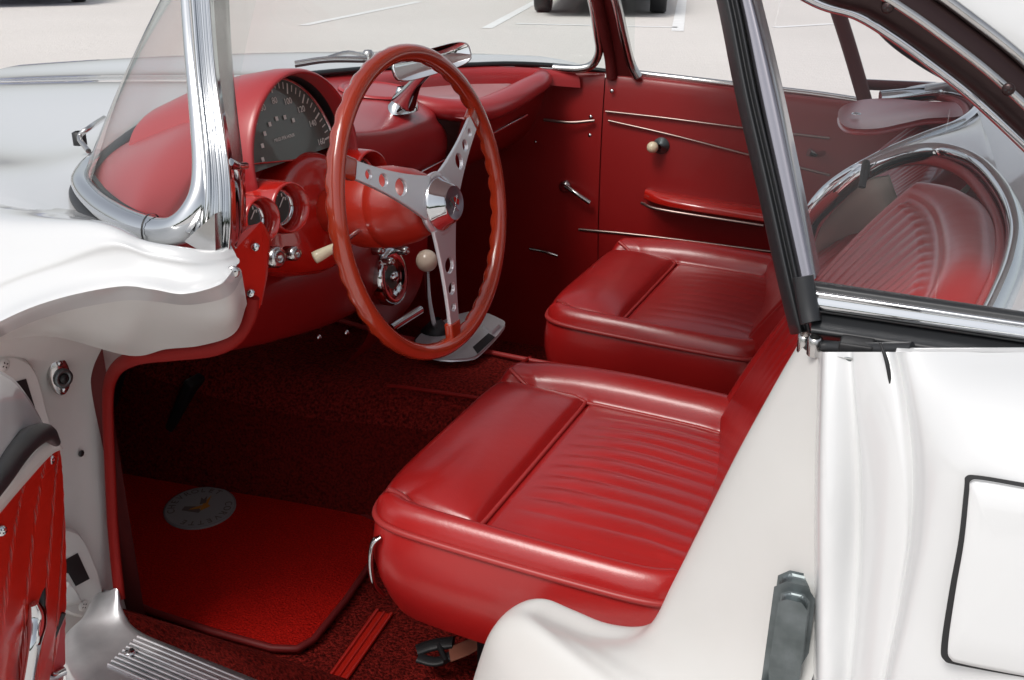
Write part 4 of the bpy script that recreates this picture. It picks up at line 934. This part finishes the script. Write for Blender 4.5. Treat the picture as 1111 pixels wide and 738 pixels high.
# chrome lips
D1 = [W(872, 268, z=.72), W(882, 243, z=.765), W(905, 215, z=.82), W(940, 186, z=.865), W(985, 168, z=.89), W(1025, 166, z=.895), W(1062, 180, z=.895), W(1090, 212, z=.89), W(1104, 250, z=.885), W(1100, 290, z=.882), W(1085, 330, z=.88), W(1070, 360, z=.88)]
D2 = [W(868, 262, z=.70), W(880, 232, z=.755), W(905, 203, z=.80), W(950, 176, z=.845), W(1000, 154, z=.87), W(1040, 138, z=.88), W(1060, 120, z=.885), W(1052, 106, z=.885), W(1025, 99, z=.88), W(985, 104, z=.875), W(955, 107, z=.87)]
for D_, nm in ((D1, 'bay_lip'), (D2, 'bay_lip')):
    mb = MB(); mb.tube(D_, [.013] * len(D_), CHROME, seg=14, n=7, flat=(1.1, .8)); lo = mb.build(nm, car)
    mb = MB(); mb.tube([p_ + np.array((0.014, 0, -.012)) for p_ in D_], .007, PIPE if nm else PIPE, seg=8, n=6); mb.build('lip_welt', lo)
for D_ in (D1,):
    mb = MB(); c_ = W(938, 190, z=.868); mb.tube([c_ + (0, .02, -.012), c_ + (0, 0, .016), c_ + (0, -.02, -.005)], .005, BLACK, seg=8); mb.build('lip_joint', lo)
# deck skin between / behind the lips : patch rows from far lip to near lip
cA = cr(D2, 6); cB = cr(D1, 6)
def pick(c5, k, n=12): return [c5[int(i * (len(c5) - 1) / n * k)] for i in range(n + 1)]
dA = D2[1:8]; dB = D1[1:8]
dk.patch([dA, [a * .5 + b * .5 + np.array((0, 0, .010)) for a, b in zip(dA, dB)], dB], WHITE, 6, 6)
# outer deck: from lips rearwards
outer_in = [D2[10], D2[9], D2[8], D2[7], D1[7], D1[8], D1[9], D1[10], D1[11]]
outer_out = [np.array(p_) for p_ in ((.0, -.74, .875), (-.08, -.72, .89), (-.3, -.62, .93), (-.5, -.3, .93), (-.5, 0, .93), (-.45, .3, .92), (-.4, .60, .885), (-.22, .74, .87), (-.02, .745, .880))]
dk.patch([outer_in, [a * .6 + b * .4 + np.array((0, 0, .018)) for a, b in zip(outer_in, outer_out)], outer_out, [p_ + np.array((-.6, 0, -.05)) for p_ in outer_out]], WHITE, 6, 5)
dko = dk.build('rear_deck', car)
# far body side behind
# bay interior: beige board and dark well
mb = MB(); P_ = [W(890, 300, z=.60), W(880, 262, z=.70), W(905, 222, z=.80), W(940, 196, z=.85), W(965, 190, z=.86)]
Q_ = [W(905, 330, z=.55), W(925, 290, z=.62), W(945, 262, z=.70), W(965, 240, z=.78), W(975, 225, z=.80)]
mb.patch([P_, Q_], BEIGE, 5, 3); mb.build('bay_board', car, solid=.004)
mb = MB(); mb.patch([[(-.16, .72, .86), (-.18, .4, .86), (-.18, .1, .86), (-.16, -.2, .86), (-.1, -.7, .86)], [(-.22, .72, .55), (-.24, .4, .55), (-.24, .1, .55), (-.24, -.2, .55), (-.2, -.7, .55)], [(-.2, .72, .2), (-.2, .4, .2), (-.2, .1, .2), (-.2, -.2, .2), (-.2, -.7, .2)]], BLACK, 4, 4); mb.build('rear_bulkhead', car)
# passenger shoulder pad with a screw and strap
mb = MB(); OL = [(912, 127), (916, 116), (935, 109), (965, 107), (1000, 110), (1040, 112), (1058, 120), (1040, 126), (1005, 128), (980, 133), (950, 139), (922, 138)]
P_ = cr([W(a, b, z=.872 + (a - 910) * .00002) for a, b in OL], 5, closed=True); mb.slab(P_, (0, 0, -.010), VINYLP, True); pdo = mb.build('bay_flap', car, bevel=.004)
screw(pdo, W(929, 124, z=.878), (0, 0, 1), .008)

# ---- open driver's door (edge on, bottom left) -----------------------------------------
dr = MB()
T = [W(64, 484, y=.86), W(50, 492, y=.89), W(28, 515, y=.93), W(0, 547, y=.98), W(-60, 620, y=1.06)]
def drow_(dpy, dpx, dy): return [W(a + dpx * k_, b + dpy * (1 + .3 * i), y=y_ + dy) for i, (a, b, y_, k_) in enumerate(((64, 484, .86, 1), (50, 492, .89, .9), (28, 515, .93, .6), (0, 547, .98, .3), (-60, 620, 1.06, 0)))]
dr.patch([[p_ + np.array((.02, 0, .004)) for p_ in T], T], REDT, 24, 3)
k0 = len(dr.v)
dr.patch([T, drow_(30, 3, 0), drow_(90, 6, .0), drow_(160, 7, .0), drow_(220, 5, -.01), drow_(290, 2, -.03)], REDT, 40, 8)
ncol = 5 * 8 + 1
for k in range(k0, len(dr.v)):
    a_, b_ = divmod(k - k0, 41); f_ = a_ / 160 * 24; h_ = .0055 * abs(math.sin(f_ * math.pi)) ** .5 * min(1, a_ / 6) * min(1, b_ / 3); v_ = dr.v[k]; dr.v[k] = (v_[0] - h_ * .8, v_[1] + h_ * .5, v_[2])
inner_edge = [W(64, 484, y=.86), W(67, 514, y=.86), W(70, 574, y=.86), W(71, 644, y=.86), W(69, 704, y=.85), W(66, 774, y=.83)]
dr.patch([inner_edge, [p_ + np.array((.05, -.0, 0)) for p_ in inner_edge]], WHITE, 5, 3)
nv_ = 6 * 8 + 1
dro = dr.build('driver_door', car)
mb = MB(); mb.tube([W(-70, 598, y=1.12), W(-8, 523, y=1.03), W(14, 494, y=.985), W(34, 475, y=.95), W(50, 470, y=.92), W(61, 480, y=.885)], [.011, .011, .011, .010, .008, .004], RUBBER, seg=12, n=7); mb.build('door_seal', dro)
mb = MB(); mb.patch([[W(-60, 600, y=1.08), W(-2, 530, y=1.0), W(22, 502, y=.95), W(44, 480, y=.90), W(60, 480, y=.87)], [W(-60, 622, y=1.06), W(0, 549, y=.98), W(28, 517, y=.93), W(50, 494, y=.89), W(64, 486, y=.86)]], WJAMB, 6, 3); mb.build('door_top_edge', dro, solid=.004)
mb = MB(); mb.patch([[W(-80, 440, y=1.02), W(-25, 412, y=.97), W(0, 416, y=.94), W(16, 432, y=.92), W(30, 454, y=.90), W(40, 474, y=.885)], [W(-80, 480, y=1.06), W(-30, 446, y=1.02), W(-4, 444, y=.98), W(14, 456, y=.945), W(28, 468, y=.92), W(38, 478, y=.90)], [W(-80, 600, y=1.10), W(-30, 545, y=1.05), W(-5, 512, y=1.0), W(12, 490, y=.96), W(28, 476, y=.93), W(40, 476, y=.90)]], WHITE, 6, 6); mb.build('door_shell', dro, solid=.01)
for a, b, y in ((54, 499, .884), (1, 576, .985), (56, 612, .884)): screw(dro, W(a, b, y=y), (-.9, .3, .1), .0048)
mb = MB(); mb.tube([W(43, 626, y=.90), W(38, 648, y=.915), W(34, 668, y=.92)], [.003, .007, .008], BLACK, seg=10, flat=(1.5, .5)); 
mb.lathe([(0, .016), (.004, .015), (.005, .010), (.002, .001)], W(38, 660, y=.912), (-.9, .35, .1), CHROME, seg=24, scale=(.6, 1.6))
mb.tube([W(37, 655, y=.93), W(40, 672, y=.93), W(37, 700, y=.945), W(31, 735, y=.955), W(26, 770, y=.96)], [.005, .010, .007, .006, .008], CHROME, seg=12, n=6, flat=(1, .7)); mb.build('door_handle', dro)
mb = MB(); mb.tube([W(68, 665, y=.872), W(58, 690, y=.885), W(46, 722, y=.90)], .0035, BLACK, seg=8); mb.tube([W(40, 730, y=.905), W(55, 734, y=.89), W(70, 728, y=.875)], .005, CHROME, seg=8)
mb.patch([[W(70, 672, y=.87), W(60, 696, y=.883), W(48, 724, y=.90)], [W(71, 720, y=.868), W(66, 726, y=.875), W(58, 732, y=.885)]], VINYLP, 4, 4); mb.build('door_pocket', dro)

# ================================================================ THINGS LYING IN THE CAR
MZ = FZ + .014
OUT = [W(135, 600, z=MZ), W(146, 645, z=MZ), W(152, 657, z=MZ), W(165, 663, z=MZ), W(230, 684, z=MZ), W(295, 702, z=MZ), W(322, 703, z=MZ), W(340, 693, z=MZ), W(375, 650, z=MZ), W(415, 592, z=MZ)]

OUT += [np.array((.815, .205, MZ)), np.array((.825, .18, MZ)), np.array((.87, .17, MZ)), np.array((1.05, .155, MZ)), np.array((1.34, .17, MZ)), np.array((1.36, .40, MZ)), np.array((1.34, .56, MZ)), np.array((1.22, .575, MZ))]
mm = MB(); P_ = lin(OUT + [OUT[0]], 3)[:-1]; n_ = len(P_)
mm.slab(P_, (0, 0, -.010), MATC); fm = mm.build('floor_mat'); tag(fm, 'red pile floor mat with an oval emblem lying in front of the driver seat', 'floor mat')
mm = MB(); mm.tube([p_ + (0, 0, -.002) for p_ in P_], .0055, mat('mat_binding', (.16, .006, .006), .6), seg=8, n=1, closed=True); mm.build('mat_binding', fm)
bd = MB(); bc_ = W(217, 550, z=MZ + .003); ex1 = W(257, 544, z=MZ + .003) - W(178, 556, z=MZ + .003); hx = np.linalg.norm(ex1) / 2; ex1 /= 2 * hx
ey1 = W(217, 528, z=MZ + .003) - W(217, 572, z=MZ + .003); ey1 -= ex1 * (ex1 @ ey1); hy = np.linalg.norm(ey1) / 2; ey1 /= 2 * hy
BW = mat('emblem_grey', (.30, .28, .27), .8, bump=[('noise', 500, .4, .001)]); BR = mat('emblem_rim', (.22, .2, .2), .8); BGold = mat('emblem_orange', (.55, .20, .02), .7); BDk = mat('emblem_dark', (.14, .10, .09), .8)
el = lambda k, z_: [bc_ + ex1 * hx * k * math.cos(t) + ey1 * hy * k * math.sin(t) + np.array((0, 0, z_)) for t in np.linspace(0, 2 * math.pi, 61)[:-1]]
bd.grid([el(1, -.003), el(1, .0), el(.95, .0005)], BR, cu=True); bd.grid([el(.95, .0005), el(.01, .0006)], BW, cu=True, smooth=False)
def fl2(P, m, z_): bd.slab([bc_ + ex1 * a * hx + ey1 * b * hy + np.array((0, 0, z_)) for a, b in P], (0, 0, .0006), m)
fl2([(-.50, -.06), (-.42, .10), (-.10, .02), (.02, -.20), (-.05, -.30), (-.28, -.18)], BDk, .0009)
fl2([(-.02, -.22), (.10, .12), (.34, .46), (.22, .05), (.28, -.06), (.10, -.16)], BGold, .0009)
fl2([(.0, .1), (.06, .42), (.12, .30), (.22, .44), (.18, .12)], BDk, .0012)
fl2([(-.30, -.10), (-.12, -.02), (.06, .02), (.0, -.12)], BGold, .0016)
ring_t = 'CHEVROLET  CORVETTE  '
for i, ch in enumerate(ring_t):
    if ch == ' ': continue
    t = math.pi * 1.02 - 2 * math.pi * i / len(ring_t); dv_ = ex1 * hx * .78 * math.cos(t) + ey1 * hy * .78 * math.sin(t)
    rd = ex1 * math.cos(t) + ey1 * math.sin(t); tg = ex1 * math.sin(t) - ey1 * math.cos(t)
    bd.text(ch, bc_ + dv_ + np.array((0, 0, .0012)), tg, rd, .018, BDk, .0002)
bd.build('emblem', fm)

# keep the tree at thing > part > sub-part
def depth(o):
    n = 0
    while o.parent: o = o.parent; n += 1
    return n
bpy.context.view_layer.update()
for o in list(bpy.data.objects):
    while depth(o) > 2:
        mw = o.matrix_world.copy(); o.parent = o.parent.parent; o.matrix_parent_inverse = Matrix.Identity(4); o.matrix_world = mw; bpy.context.view_layer.update()
